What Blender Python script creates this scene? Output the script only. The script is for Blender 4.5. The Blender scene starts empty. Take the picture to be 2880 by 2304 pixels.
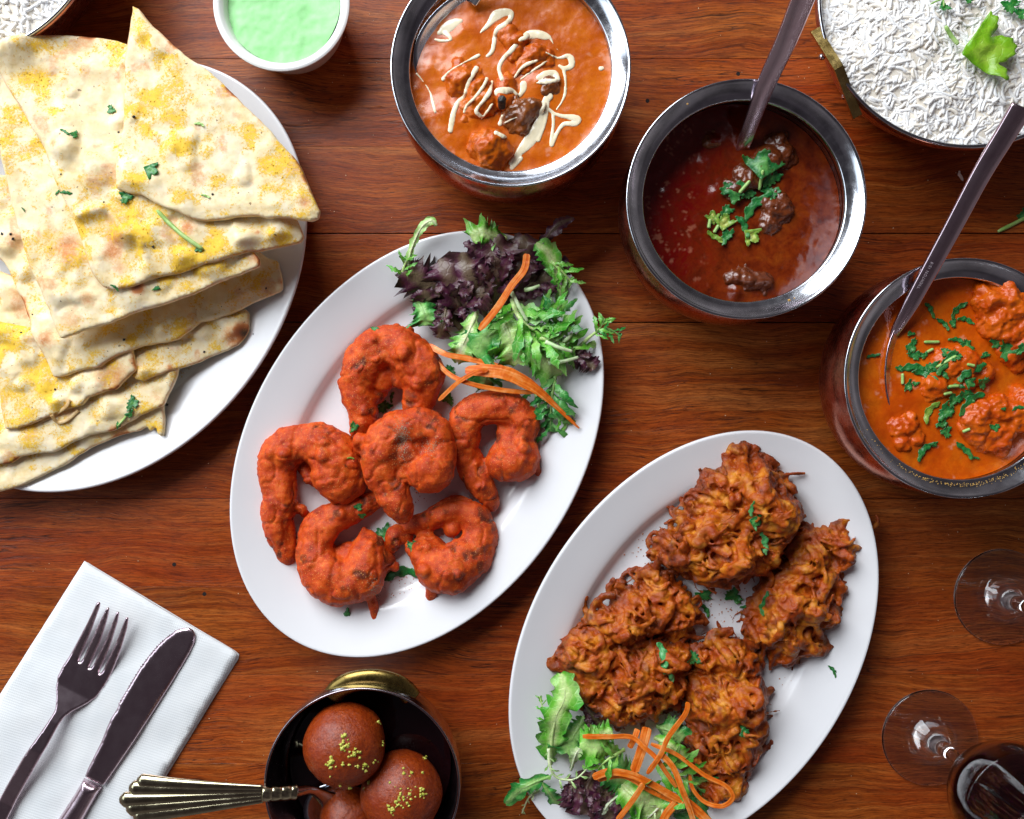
import bpy, math, random
import numpy as np
from mathutils import Vector, Matrix
from mathutils.bvhtree import BVHTree
from mathutils.geometry import delaunay_2d_cdt

# ------------------------------------------------------------------ camera, world, lamps, exposure
scene = bpy.context.scene
COL = scene.collection
random.seed(7); RNG = np.random.default_rng(7)
S = 0.01                       # the code works in centimetres; meshes are metres
D = 58.0                       # lens height above the table, cm
PX = 65.0/2880                 # centimetres per photograph pixel on the table top

cam_data = bpy.data.cameras.new('camera')
cam = bpy.data.objects.new('camera', cam_data); COL.objects.link(cam)
cam.location = (0, 0, D*S)
cam_data.sensor_width = 36; cam_data.lens = 36*D/65.0
cam_data.clip_start = 0.01; cam_data.clip_end = 50
scene.camera = cam

world = bpy.data.worlds.new('World'); scene.world = world; world.use_nodes = True
wb = world.node_tree.nodes['Background']
_g = world.node_tree; _tc = _g.nodes.new('ShaderNodeTexCoord'); _sp = _g.nodes.new('ShaderNodeSeparateXYZ'); _cr = _g.nodes.new('ShaderNodeValToRGB')
_g.links.new(_tc.outputs['Generated'], _sp.inputs[0]); _g.links.new(_sp.outputs[2], _cr.inputs[0]); _nz = _g.nodes.new('ShaderNodeTexNoise'); _nz.inputs['Scale'].default_value = 2.6; _nz.inputs['Detail'].default_value = 3; _g.links.new(_tc.outputs['Generated'], _nz.inputs['Vector'])
_nr = _g.nodes.new('ShaderNodeMapRange'); _nr.inputs[1].default_value = 0.35; _nr.inputs[2].default_value = 0.65; _nr.inputs[3].default_value = 0.45; _nr.inputs[4].default_value = 1.6; _g.links.new(_nz.outputs['Fac'], _nr.inputs[0])
_mx = _g.nodes.new('ShaderNodeVectorMath'); _mx.operation = 'SCALE'; _g.links.new(_cr.outputs[0], _mx.inputs[0]); _g.links.new(_nr.outputs[0], _mx.inputs['Scale']); _g.links.new(_mx.outputs[0], wb.inputs[0])   # furniture and walls of the room, out of focus
_cr.color_ramp.elements[0].position = 0.0; _cr.color_ramp.elements[0].color = (1.5, 1.32, 1.34, 1)      # walls of the dining room
_cr.color_ramp.elements[1].position = 0.85; _cr.color_ramp.elements[1].color = (0.30, 0.24, 0.28, 1)     # dim ceiling
wb.inputs[1].default_value = 0.135

def area_light(name, loc, target, sx, sy, power, col):
    l = bpy.data.lights.new(name, 'AREA'); l.shape = 'RECTANGLE'; l.size = sx; l.size_y = sy
    l.energy = power; l.color = col
    o = bpy.data.objects.new(name, l); COL.objects.link(o); o.location = loc
    o.rotation_euler = (Vector(target)-Vector(loc)).to_track_quat('-Z', 'Y').to_euler()
    return o
area_light('window_light', (-0.80, 1.15, 1.12), (-0.08, 0, 0), 1.5, 1.15, 55, (0.92, 0.96, 1.0))
area_light('side_fill_light', (-1.9, 0.2, 1.2), (0, 0, 0), 1.1, 1.0, 10, (0.80, 0.90, 1.0))  # unseen fill lamp added on the left
scene.view_settings.view_transform = 'Standard'; scene.view_settings.look = 'None'
scene.view_settings.exposure = 0; scene.view_settings.gamma = 1
scene.render.engine = 'CYCLES'

# ------------------------------------------------------------------ numbers
def W(px, py, h=0.0):
    k = PX*(D-h)/D
    return ((px-1440)*k, -(py-1152)*k)
def R(rpx, h=0.0): return rpx*PX*(D-h)/D
def Z(ox, oy, sc):                       # reader for coordinates taken in an enlarged crop
    return lambda x, y: (ox+x*sc, oy+y*sc)

def _h(ix, iy, iz, seed):
    h = (ix.astype(np.uint32)*np.uint32(374761393) + iy.astype(np.uint32)*np.uint32(668265263)
         + iz.astype(np.uint32)*np.uint32(2246822519) + np.uint32(seed*3266489917 & 0xffffffff))
    h = (h ^ (h >> np.uint32(13)))*np.uint32(1274126177); h = h ^ (h >> np.uint32(16))
    return (h & np.uint32(0xffffff)).astype(np.float64)/float(0xffffff)
def noise3(p, seed=0):
    p = np.asarray(p, float); f = np.floor(p); i = f.astype(np.int64); t = p-f; t = t*t*t*(t*(t*6-15)+10)
    r = 0
    for dx in (0, 1):
        for dy in (0, 1):
            for dz in (0, 1):
                w = (t[:, 0] if dx else 1-t[:, 0])*(t[:, 1] if dy else 1-t[:, 1])*(t[:, 2] if dz else 1-t[:, 2])
                r = r + w*_h(i[:, 0]+dx, i[:, 1]+dy, i[:, 2]+dz, seed)
    return r*2-1
def fbm(p, scale=1.0, octs=3, seed=0, gain=0.5):
    p = np.asarray(p, float)/scale; a = 1.0; r = 0; n = 0
    for o in range(octs):
        r = r+a*noise3(p+17.3*o, seed+o); n += a; a *= gain; p = p*2.03
    return r/n
def P3(x, y, z=0.0):
    x = np.asarray(x, float); y = np.asarray(y, float)
    return np.stack([x, y, np.broadcast_to(np.asarray(z, float), x.shape)], 1)
def sstep(a, b, x):
    t = np.clip((x-a)/(b-a), 0, 1); return t*t*(3-2*t)
def spline(pts, n):
    p = np.asarray(pts, float)
    if len(p) == 2: t = np.linspace(0, 1, n)[:, None]; return p[0]*(1-t)+p[1]*t
    q = np.vstack([2*p[0]-p[1], p, 2*p[-1]-p[-2]]); m = len(p)-1
    out = []
    for s in np.linspace(0, m, n):
        i = min(int(s), m-1); t = s-i; a, b, c, d = q[i], q[i+1], q[i+2], q[i+3]
        out.append(0.5*((2*b)+(c-a)*t+(2*a-5*b+4*c-d)*t*t+(3*b-a-3*c+d)*t**3))
    return np.array(out)
def arclen(p): return np.r_[0, np.cumsum(np.linalg.norm(np.diff(p, axis=0), axis=1))]
def resample(p, step):
    p = np.asarray(p, float); L = arclen(p); n = max(2, int(L[-1]/step)+1); s = np.linspace(0, L[-1], n)
    return np.stack([np.interp(s, L, p[:, k]) for k in range(p.shape[1])], 1)
def inside(pts, poly):
    x, y = pts[:, 0], pts[:, 1]; c = np.zeros(len(x), bool); n = len(poly); j = n-1
    for i in range(n):
        xi, yi = poly[i]; xj, yj = poly[j]
        with np.errstate(divide='ignore', invalid='ignore'):
            c ^= ((yi > y) != (yj > y)) & (x < (xj-xi)*(y-yi)/(yj-yi+1e-12)+xi)
        j = i
    return c
def edge_dist(pts, poly):
    d = np.full(len(pts), 1e9); n = len(poly)
    for i in range(n):
        a = poly[i]; b = poly[(i+1) % n]; ab = b-a; L = ab@ab+1e-12
        t = np.clip(((pts-a)@ab)/L, 0, 1); q = a+t[:, None]*ab
        d = np.minimum(d, np.hypot(*(pts-q).T))
    return d

# ------------------------------------------------------------------ objects
ORG = {}
def thing(name, label, cat, loc=(0, 0, 0), group=None, kind=None):
    o = bpy.data.objects.new(name, None); COL.objects.link(o); o.empty_display_size = 0.01
    o.location = [v*S for v in loc]; o['label'] = label; o['category'] = cat
    if group: o['group'] = group
    if kind: o['kind'] = kind
    ORG[o.name] = np.array(loc, float); return o
def link(o, me_name=None): COL.objects.link(o)
def mesh(name, V, F, mat, parent=None, smooth=True, attrs=None, mats=None, midx=None, edges=()):
    """V in world centimetres. Top-level objects get their origin at the base of the shape."""
    V = np.asarray(V, float)
    if parent is None: org = np.array([V[:, 0].mean(), V[:, 1].mean(), V[:, 2].min()])
    else: org = ORG[parent.name]
    me = bpy.data.meshes.new(name)
    Fl = F.tolist() if isinstance(F, np.ndarray) else F
    me.from_pydata(((V-org)*S).tolist(), list(edges), Fl)
    me.validate()
    if smooth: me.polygons.foreach_set('use_smooth', [True]*len(me.polygons))
    for m in (mats or [mat]): me.materials.append(m)
    if midx is not None and len(midx) == len(me.polygons): me.polygons.foreach_set('material_index', list(midx))
    if attrs:
        for k, a in attrs.items():
            if len(a) == len(me.vertices):
                at = me.attributes.new(k, 'FLOAT', 'POINT'); at.data.foreach_set('value', np.asarray(a, np.float32))
    me.update()
    o = bpy.data.objects.new(name, me); COL.objects.link(o)
    if parent is None: o.location = org*S
    else: o.parent = parent
    ORG[o.name] = org
    return o
def tag(o, label, cat, group=None, kind=None):
    o['label'] = label; o['category'] = cat
    if group: o['group'] = group
    if kind: o['kind'] = kind
    return o
def join(parts):
    V, F, n = [], [], 0
    for v, f in parts:
        V.append(np.asarray(v, float)); F += [[i+n for i in q] for q in (f.tolist() if isinstance(f, np.ndarray) else f)]
        n += len(v)
    return np.vstack(V), F

BV = []
def register(V, F):
    V = np.asarray(V, float)
    BV.append((BVHTree.FromPolygons(V.tolist(), F.tolist() if isinstance(F, np.ndarray) else F),
               V.min(0)-0.01, V.max(0)+0.01))
def top_z(x, y, default=0.0):
    best = default
    for t, lo, hi in BV:
        if lo[0] <= x <= hi[0] and lo[1] <= y <= hi[1] and hi[2] > best:
            h = t.ray_cast(Vector((x, y, 40)), Vector((0, 0, -1)))
            if h[0] is not None and h[0].z > best: best = h[0].z
    return best
def hit(px, py, lift=0.0):
    """the point of the built surfaces that the photograph shows at this pixel"""
    o = Vector((0, 0, D)); w = W(px, py, 0); d = (Vector((w[0], w[1], 0))-o).normalized()
    best = None; bd = 1e9
    for t, lo, hi in BV:
        h = t.ray_cast(o, d)
        if h[0] is not None and h[3] < bd: best = h[0]; bd = h[3]
    if best is None: best = Vector((w[0], w[1], 0))
    return np.array([best.x, best.y, best.z+lift])

# ------------------------------------------------------------------ shape makers
def lathe(prof, seg=96, c=(0, 0), sx=1.0, closed=False):
    prof = np.asarray(prof, float); a = np.linspace(0, 2*np.pi, seg, endpoint=False); V = []; F = []
    for r, z in prof:
        V.append(np.stack([c[0]+r*np.cos(a), c[1]+r*np.sin(a), np.full(seg, z)], 1))
    V = np.vstack(V); m = len(prof)
    for i in range(m-1 if not closed else m):
        A = i*seg; B = ((i+1) % m)*seg
        for j in range(seg):
            k = (j+1) % seg; F.append([A+j, A+k, B+k, B+j])
    return V, F
def smooth_prof(pts, n): return spline(pts, n)
def sphere(c, r, nu=10, nv=7, fz=1.0):
    u = np.linspace(0, 2*np.pi, nu, endpoint=False); v = np.linspace(0, np.pi, nv+1)[1:-1]
    V = [[0, 0, 1]]+[[math.sin(b)*math.cos(a), math.sin(b)*math.sin(a), math.cos(b)] for b in v for a in u]+[[0, 0, -1]]
    V = np.array(V)*[r, r, r*fz]+c; F = []; n = len(v)
    for j in range(nu):
        k = (j+1) % nu; F.append([0, 1+j, 1+k]); F.append([1+(n-1)*nu+k, 1+(n-1)*nu+j, len(V)-1])
        for i in range(n-1): F.append([1+i*nu+j, 1+(i+1)*nu+j, 1+(i+1)*nu+k, 1+i*nu+k])
    return V, F
def ellipsoid(c, r3, rotz=0, nu=12, nv=8):
    V, F = sphere((0, 0, 0), 1, nu, nv); V = V*np.array(r3); cs, sn = math.cos(rotz), math.sin(rotz)
    V = np.stack([V[:, 0]*cs-V[:, 1]*sn, V[:, 0]*sn+V[:, 1]*cs, V[:, 2]], 1)+np.array(c); return V, F
def frames(P):
    T = np.gradient(P, axis=0); T /= np.linalg.norm(T, axis=1)[:, None]+1e-12
    up = np.array([0, 0, 1.0]); N = np.cross(up, T); ln = np.linalg.norm(N, axis=1)
    N[ln < 1e-3] = [1, 0, 0]; N /= np.linalg.norm(N, axis=1)[:, None]; B = np.cross(T, N); return T, N, B
def tube(P, rad, nu=8, flat=1.0, cap=True):
    P = np.asarray(P, float); rad = np.broadcast_to(np.asarray(rad, float), (len(P),)); T, N, B = frames(P)
    a = np.linspace(0, 2*np.pi, nu, endpoint=False)
    V = (P[:, None]+rad[:, None, None]*(np.cos(a)[None, :, None]*N[:, None]+flat*np.sin(a)[None, :, None]*B[:, None])).reshape(-1, 3)
    F = []
    for i in range(len(P)-1):
        for j in range(nu):
            k = (j+1) % nu; F.append([i*nu+j, i*nu+k, (i+1)*nu+k, (i+1)*nu+j])
    if cap: F.append(list(range(nu))[::-1]); F.append([(len(P)-1)*nu+j for j in range(nu)])
    return V, F
def chain(P, rad, fz=1.0):
    """overlapping balls along a path, to be fused"""
    P = np.asarray(P, float); rad = np.asarray(rad, float); L = arclen(P); out = []; s = 0
    while s <= L[-1]+1e-6:
        c = [np.interp(s, L, P[:, k]) for k in range(3)]; r = float(np.interp(s, L, rad))
        out.append(sphere(c, r, 10, 7, fz)); s += max(r*0.3, 0.03)
    return out
def fuse(parts, voxel, smooth=2, fac=0.5):
    V, F = join(parts)
    me = bpy.data.meshes.new('tmp'); me.from_pydata(V.tolist(), [], F); me.update()
    o = bpy.data.objects.new('tmp', me); COL.objects.link(o)
    m = o.modifiers.new('r', 'REMESH'); m.mode = 'VOXEL'; m.voxel_size = voxel
    if smooth:
        s = o.modifiers.new('s', 'SMOOTH'); s.factor = fac; s.iterations = smooth
    dg = bpy.context.evaluated_depsgraph_get(); e = o.evaluated_get(dg); r = e.to_mesh()
    n = len(r.vertices); co = np.empty(n*3); r.vertices.foreach_get('co', co); co = co.reshape(-1, 3)
    no = np.empty(n*3); r.vertex_normals.foreach_get('vector', no); no = no.reshape(-1, 3)
    F = [list(p.vertices) for p in r.polygons]
    e.to_mesh_clear(); bpy.data.objects.remove(o); bpy.data.meshes.remove(me)
    return co, F, no
def cdt(poly, step, jitter=0.25, seed=0):
    """dense triangulation of an outline"""
    rng = np.random.default_rng(seed); b = resample(np.vstack([poly, poly[:1]]), step)[:-1]
    lo, hi = b.min(0), b.max(0); xs = np.arange(lo[0], hi[0], step); ys = np.arange(lo[1], hi[1], step*0.87)
    gx, gy = np.meshgrid(xs, ys); gx = gx+(np.arange(len(ys)) % 2)[:, None]*step/2
    g = np.c_[gx.ravel(), gy.ravel()]; g = g+rng.uniform(-jitter, jitter, g.shape)*step
    g = g[inside(g, b)]; g = g[edge_dist(g, b) > step*0.55]
    n = len(b); V = [Vector(p) for p in b.tolist()]+[Vector(p) for p in g.tolist()]
    r = delaunay_2d_cdt(V, [], [list(range(n))], 1, 1e-6)
    v = np.array([[p.x, p.y] for p in r[0]]); f = [list(q) for q in r[2]]
    return v, f, b
def slab(poly, step, topfn, botfn, seed=0, jitter=0.25):
    """solid piece with the given outline; topfn/botfn(xy, distance to edge) -> z"""
    v, f, b = cdt(poly, step, jitter, seed); d = edge_dist(v, b)
    # winding
    a = v[f[0]]; 
    if np.cross(a[1]-a[0], a[2]-a[0]) < 0: f = [q[::-1] for q in f]
    zt = topfn(v, d); zb = botfn(v, d); n = len(v)
    from collections import Counter
    ec = {}
    for q in f:
        for i in range(len(q)):
            e = (q[i], q[(i+1) % len(q)]); ec[e] = 1
    be = [e for e in ec if (e[1], e[0]) not in ec]
    V = np.vstack([np.c_[v, zt], np.c_[v, zb]])
    F = f+[[i+n for i in q[::-1]] for q in f]+[[e[1], e[0], e[0]+n, e[1]+n] for e in be]
    return V, F, d
def rough_outline(poly, step, amp, scale, seed):
    b = resample(np.vstack([poly, poly[:1]]), step)[:-1]
    q = P3(b[:, 0], b[:, 1]); return b+np.c_[fbm(q, scale, 3, seed), fbm(q, scale, 3, seed+50)]*amp

# ------------------------------------------------------------------ materials
def lin(h):
    h = h.lstrip('#'); r = [int(h[i:i+2], 16)/255 for i in (0, 2, 4)]
    return tuple((c/12.92 if c <= 0.04045 else ((c+0.055)/1.055)**2.4) for c in r)+(1,)
class M:
    """small node builder; coordinates are object coordinates in centimetres"""
    def __init__(s, name):
        s.m = bpy.data.materials.new(name); s.m.use_nodes = True; s.t = s.m.node_tree; s.n = s.t.nodes
        s.b = s.n['Principled BSDF']; tc = s.n.new('ShaderNodeTexCoord'); mp = s.n.new('ShaderNodeMapping')
        mp.inputs['Scale'].default_value = (100, 100, 100); s.t.links.new(tc.outputs['Object'], mp.inputs[0]); s.co = mp.outputs[0]
        s.tc = tc
    def L(s, a, b): s.t.links.new(a, b)
    def node(s, kind, **kw):
        n = s.n.new(kind)
        for k, v in kw.items(): setattr(n, k, v)
        return n
    def scaled(s, sc, rot=(0, 0, 0), src=None):
        mp = s.n.new('ShaderNodeMapping'); mp.inputs['Scale'].default_value = sc; mp.inputs['Rotation'].default_value = rot
        s.L(src or s.co, mp.inputs[0]); return mp.outputs[0]
    def noise(s, scale, detail=4, rough=0.55, dist=0, co=None):
        n = s.n.new('ShaderNodeTexNoise'); n.inputs['Scale'].default_value = scale; n.inputs['Detail'].default_value = detail
        n.inputs['Roughness'].default_value = rough; n.inputs['Distortion'].default_value = dist; s.L(co or s.co, n.inputs['Vector'])
        return n.outputs['Fac']
    def vor(s, scale, co=None, feat='F1'):
        n = s.n.new('ShaderNodeTexVoronoi'); n.feature = feat; n.inputs['Scale'].default_value = scale; s.L(co or s.co, n.inputs['Vector'])
        return n.outputs['Distance']
    def ramp(s, fac, stops):
        n = s.n.new('ShaderNodeValToRGB'); e = n.color_ramp.elements
        while len(e) < len(stops): e.new(0.5)
        for i, (p, c) in enumerate(stops):
            e[i].position = p; e[i].color = lin(c) if isinstance(c, str) else (c, c, c, 1)
        s.L(fac, n.inputs[0]); return n.outputs[0]
    def mix(s, fac, a, b, mode='MIX'):
        n = s.n.new('ShaderNodeMix'); n.data_type = 'RGBA'; n.blend_type = mode
        for v, i in ((fac, 0), (a, 6), (b, 7)):
            if isinstance(v, str): n.inputs[i].default_value = lin(v)
            elif isinstance(v, (int, float)): n.inputs[i].default_value = v if i == 0 else (v, v, v, 1)
            else: s.L(v, n.inputs[i])
        return n.outputs[2]
    def math(s, op, a, b=0.0, c=None):
        n = s.n.new('ShaderNodeMath'); n.operation = op
        for i, v in enumerate((a, b) if c is None else (a, b, c)):
            if isinstance(v, (int, float)): n.inputs[i].default_value = v
            else: s.L(v, n.inputs[i])
        return n.outputs[0]
    def attr(s, name):
        n = s.n.new('ShaderNodeAttribute'); n.attribute_name = name; return n.outputs['Fac']
    def rand(s): return s.n.new('ShaderNodeObjectInfo').outputs['Random']
    def point(s): return s.n.new('ShaderNodeNewGeometry').outputs['Pointiness']
    def bump(s, h, strength=0.5, dist=0.1, prev=None):
        n = s.n.new('ShaderNodeBump'); n.inputs['Strength'].default_value = strength; n.inputs['Distance'].default_value = dist*S
        s.L(h, n.inputs['Height'])
        if prev is not None: s.L(prev, n.inputs['Normal'])
        return n.outputs[0]
    def done(s, col=None, rough=0.5, normal=None, **kw):
        def put(k, v):
            i = s.b.inputs[k]
            if isinstance(v, str): i.default_value = lin(v)
            elif isinstance(v, (int, float)): i.default_value = v
            elif isinstance(v, tuple): i.default_value = v
            else: s.L(v, i)
        if col is not None: put('Base Color', col)
        put('Roughness', rough)
        if normal is not None: put('Normal', normal)
        for k, v in kw.items(): put(k.replace('_', ' '), v)
        return s.m

def m_wood():
    m = M('table_wood'); r = m.rand()
    off = m.node('ShaderNodeVectorMath', operation='ADD'); cmb = m.node('ShaderNodeCombineXYZ')
    m.L(m.math('MULTIPLY', r, 300.0), cmb.inputs[0]); m.L(m.math('MULTIPLY', r, 170.0), cmb.inputs[2])
    m.L(m.co, off.inputs[0]); m.L(cmb.outputs[0], off.inputs[1]); co = off.outputs[0]
    # wavy distortion of the grain
    w = m.noise(0.09, 3, 0.5, 0, co); wv = m.node('ShaderNodeCombineXYZ'); m.L(m.math('MULTIPLY', w, 2.6), wv.inputs[1])
    a2 = m.node('ShaderNodeVectorMath', operation='ADD'); m.L(co, a2.inputs[0]); m.L(wv.outputs[0], a2.inputs[1]); co2 = a2.outputs[0]
    band = m.noise(1.0, 5, 0.6, 0.3, m.scaled((0.035, 0.55, 1), src=co2))
    med = m.noise(1.0, 6, 0.65, 0.3, m.scaled((0.07, 3.2, 1), src=co2))
    fine = m.noise(1.0, 4, 0.7, 0.0, m.scaled((0.7, 16, 1), src=co2))
    pores = m.noise(1.0, 2, 0.6, 0.0, m.scaled((2.0, 34, 1), src=co2))
    crack = m.noise(1.0, 4, 0.5, 1.0, m.scaled((0.07, 1.5, 1), src=co2))
    patch = m.noise(0.07, 3, 0.5, 0.3, co)
    c1 = m.ramp(band, [(0.30, '#602808'), (0.44, '#9e4a12'), (0.56, '#bc6622'), (0.72, '#dc9048')])
    c2 = m.ramp(med, [(0.30, '#461804'), (0.48, '#9c4a12'), (0.68, '#d0803c')])
    c = m.mix(0.5, c1, c2)
    c = m.mix(m.ramp(patch, [(0.35, 0.0), (0.65, 0.50)]), c, '#a83810')
    c = m.mix(m.math('MULTIPLY', m.ramp(fine, [(0.35, 1.0), (0.62, 0.0)]), 0.75), c, '#4a1606')
    c = m.mix(m.math('MULTIPLY', m.ramp(pores, [(0.30, 1.0), (0.44, 0.0)]), 0.8), c, '#2a0c04')
    gate = m.ramp(m.noise(0.11, 2, 0.5, 0, co), [(0.45, 0.0), (0.6, 1.0)])
    cr = m.math('MULTIPLY', m.ramp(m.math('ABSOLUTE', m.math('SUBTRACT', crack, 0.5)), [(0.0, 1.0), (0.016, 0.0)]), gate)
    c = m.mix(m.math('MULTIPLY', cr, 0.85), c, '#1c0805')
    hh = m.math('SUBTRACT', m.math('MULTIPLY', m.math('ADD', fine, pores), 0.5), m.math('MULTIPLY', cr, 0.6))
    nb = m.bump(hh, 0.45, 0.03)
    sm = m.noise(0.35, 3, 0.6, 0, co)
    return m.done(c, m.ramp(sm, [(0.3, 0.32), (0.7, 0.46)]), nb, Specular_IOR_Level=0.28)
def m_ceramic(name='white_porcelain', col='#eeeef0'):
    m = M(name); sm = m.noise(0.5, 3)
    return m.done(m.mix(m.ramp(m.noise(0.2, 4), [(0.35, 0.0), (0.7, 0.3)]), col, '#e2e2e6'), m.ramp(sm, [(0.3, 0.16), (0.7, 0.24)]),
                  m.bump(m.noise(0.8, 2), 0.05, 0.05), Specular_IOR_Level=0.5, Coat_Weight=0.3, Coat_Roughness=0.1)
def m_metal(name, col, rough=0.15, brush=None, bumpy=0.0, col2=None, aniso=0.0, spots=0.3):
    m = M(name); n1 = m.noise(1.2, 5, 0.65); c = m.mix(m.ramp(n1, [(0.35, 0.0), (0.7, 1.0)]), col, col2 or col)
    sc = m.noise(1.0, 3, 0.6, 0, m.scaled(brush or (6, 6, 6)))
    sp_ = 0.2 if 'cutlery' in name else 1.0
    ro = m.ramp(m.math('ADD', m.math('MULTIPLY', sc, 0.5), m.math('MULTIPLY', n1, 0.5)), [(0.3, max(rough-0.06*sp_, 0.03)), (0.7, rough+0.10*sp_)])
    nb = m.bump(sc, (0.01 if 'cutlery' in name else 0.05)+bumpy, 0.01)
    return m.done(c, ro, nb, Metallic=1.0)
def m_naan():
    m = M('naan_crumb'); sp = m.attr('spice'); to = m.attr('toast')
    base = m.ramp(m.noise(1.1, 5, 0.6), [(0.3, '#e8cc92'), (0.5, '#f2deb2'), (0.75, '#f8ecd2')])
    tm = m.ramp(m.math('ADD', to, m.math('MULTIPLY', m.math('SUBTRACT', m.noise(5, 4, 0.7), 0.5), 0.8)), [(0.22, 0.0), (0.62, 1.0)])
    c = m.mix(m.math('MULTIPLY', tm, 0.95), base, m.ramp(to, [(0.35, '#e8b07c'), (0.6, '#cc7c40'), (0.85, '#9c4c1c'), (1.0, '#30120a')]))
    gr = m.noise(7.5, 5, 0.85)
    sm = m.ramp(m.math('ADD', m.math('MULTIPLY', sp, 0.62), m.math('MULTIPLY', m.math('SUBTRACT', gr, 0.5), 2.0)), [(0.29, 0.0), (0.40, 1.0)])
    yel = m.ramp(m.noise(9, 2), [(0.35, '#eca800'), (0.6, '#f8c408'), (0.8, '#fcd830')])
    c = m.mix(m.math('MULTIPLY', sm, 0.92), c, yel)
    wash = m.ramp(sp, [(0.25, 0.0), (1.0, 0.6)]); c = m.mix(wash, c, '#f6d040')
    speck = m.ramp(m.noise(3.3, 2, 0.4), [(0.74, 0.0), (0.76, 0.7)]); c = m.mix(speck, c, '#5a3010')
    nb = m.bump(m.math('ADD', m.noise(2.2, 5, 0.7), m.math('MULTIPLY', sm, 0.25)), 0.55, 0.08)
    return m.done(c, 0.62, nb, Specular_IOR_Level=0.35, Subsurface_Weight=0.10, Subsurface_Radius=(0.004, 0.0025, 0.001), Subsurface_Scale=0.6)
def m_batter():
    m = M('red_batter')
    n = m.noise(1.3, 5, 0.65); c = m.ramp(n, [(0.26, '#781a02'), (0.42, '#b83804'), (0.58, '#d8520a'), (0.78, '#e87828')])
    c = m.mix(m.ramp(m.noise(0.5, 4), [(0.45, 0.0), (0.7, 0.5)]), c, '#bc3c0c')
    c = m.mix(m.ramp(m.attr('char_shade'), [(0.32, 0.0), (1.0, 0.9)]), c, '#54200c')
    sp = m.ramp(m.noise(13, 3, 0.7), [(0.60, 0.0), (0.66, 0.8)]); c = m.mix(sp, c, '#e89848')
    dk = m.ramp(m.noise(6, 2, 0.5), [(0.25, 0.6), (0.32, 0.0)]); c = m.mix(dk, c, '#5a1a08')
    nb = m.bump(m.noise(8, 5, 0.8), 0.8, 0.05)
    return m.done(c, m.ramp(m.noise(3, 3), [(0.3, 0.40), (0.7, 0.65)]), nb, Specular_IOR_Level=0.35, Subsurface_Weight=0.06, Subsurface_Radius=(0.004, 0.001, 0.0005), Subsurface_Scale=0.5)
def m_bhaji():
    m = M('fried_onion'); cr = m.attr('crisp')
    n = m.noise(0.8, 4, 0.6); c = m.ramp(n, [(0.30, '#7c2c06'), (0.44, '#b04e0c'), (0.56, '#cc7818'), (0.70, '#dc9c3c')])
    c = m.mix(m.ramp(m.noise(0.9, 3, 0.5, 0.4), [(0.48, 0.0), (0.62, 0.8)]), c, '#94300a')
    c = m.mix(m.ramp(cr, [(0.34, 0.0), (0.9, 0.9)]), c, m.ramp(m.noise(2, 3), [(0.35, '#481204'), (0.65, '#8c3608')]))
    c = m.mix(m.ramp(m.point(), [(0.50, 0.0), (0.60, 0.55)]), c, '#9a4418')
    c = m.mix(m.ramp(m.noise(10, 2), [(0.68, 0.0), (0.74, 0.5)]), c, '#e0b070')
    nb = m.bump(m.noise(6, 5, 0.75), 0.7, 0.07)
    return m.done(c, m.ramp(m.noise(2.5, 3), [(0.3, 0.20), (0.7, 0.50)]), nb, Specular_IOR_Level=0.35, Subsurface_Weight=0.06, Subsurface_Radius=(0.004, 0.0015, 0.0005), Subsurface_Scale=0.5)
def m_sauce(name, stops, scale=0.5, rough=0.16, oil=None, specks=None, bump=0.25, coat=0.1):
    m = M(name); n = m.noise(scale, 6, 0.6, 0.5); c = m.ramp(n, stops)
    f = m.noise(5, 4, 0.7); c = m.mix(m.ramp(f, [(0.35, 0.35), (0.6, 0.0)]), c, stops[0][1])
    if oil:
        o = m.attr('oil'); c = m.mix(m.ramp(m.math('ADD', o, m.math('MULTIPLY', m.math('SUBTRACT', m.noise(0.9, 6, 0.7, 0.6), 0.5), 1.6)), [(0.25, 0.0), (0.80, 1.0)]), c, oil)
    if specks:
        c = m.mix(m.ramp(m.noise(6, 2, 0.5), [(0.30, 0.8), (0.35, 0.0)]), c, specks)
    fr = m.attr('froth_gloss'); c = m.mix(m.math('MULTIPLY', fr, 0.6), c, '#d89070')  # pinkish froth patches: gloss reflections painted into the sauce colour
    nb = m.bump(m.math('ADD', m.noise(3.5, 5, 0.7), m.noise(0.9, 2)), bump, 0.06)
    return m.done(c, m.ramp(m.noise(2, 4), [(0.3, rough), (0.7, rough+0.14)]), nb, Specular_IOR_Level=0.5, Coat_Weight=coat, Coat_Roughness=0.08)
def m_leaf(name, rib, mid, edge, rough=0.38, transl=0.25):
    """attribute 'u' 0 at the rib, 1 at the frilled edge"""
    m = M(name); u = m.math('ADD', m.attr('u'), m.math('MULTIPLY', m.math('SUBTRACT', m.noise(1.8, 4, 0.6), 0.5), 0.6))
    c = m.ramp(u, [(0.08, rib), (0.42, mid), (0.85, edge)])
    vn = m.vor(2.4, feat='DISTANCE_TO_EDGE'); c = m.mix(m.ramp(vn, [(0.0, 0.35), (0.05, 0.0)]), c, rib)
    c = m.mix(m.ramp(m.noise(6, 3), [(0.4, 0.25), (0.6, 0.0)]), c, edge)
    c = m.mix(m.math('MULTIPLY', m.rand(), 0.45), c, mid); c = m.mix(m.ramp(m.noise(0.7, 3), [(0.45, 0.0), (0.7, 0.35)]), c, rib)
    nb = m.bump(m.math('ADD', m.noise(2.8, 4, 0.6), m.ramp(vn, [(0.0, 0.0), (0.12, 0.5)])), 0.4, 0.05)
    return m.done(c, rough, nb, Specular_IOR_Level=0.5, Subsurface_Weight=transl, Subsurface_Radius=(0.002, 0.004, 0.001), Subsurface_Scale=0.4)
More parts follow.
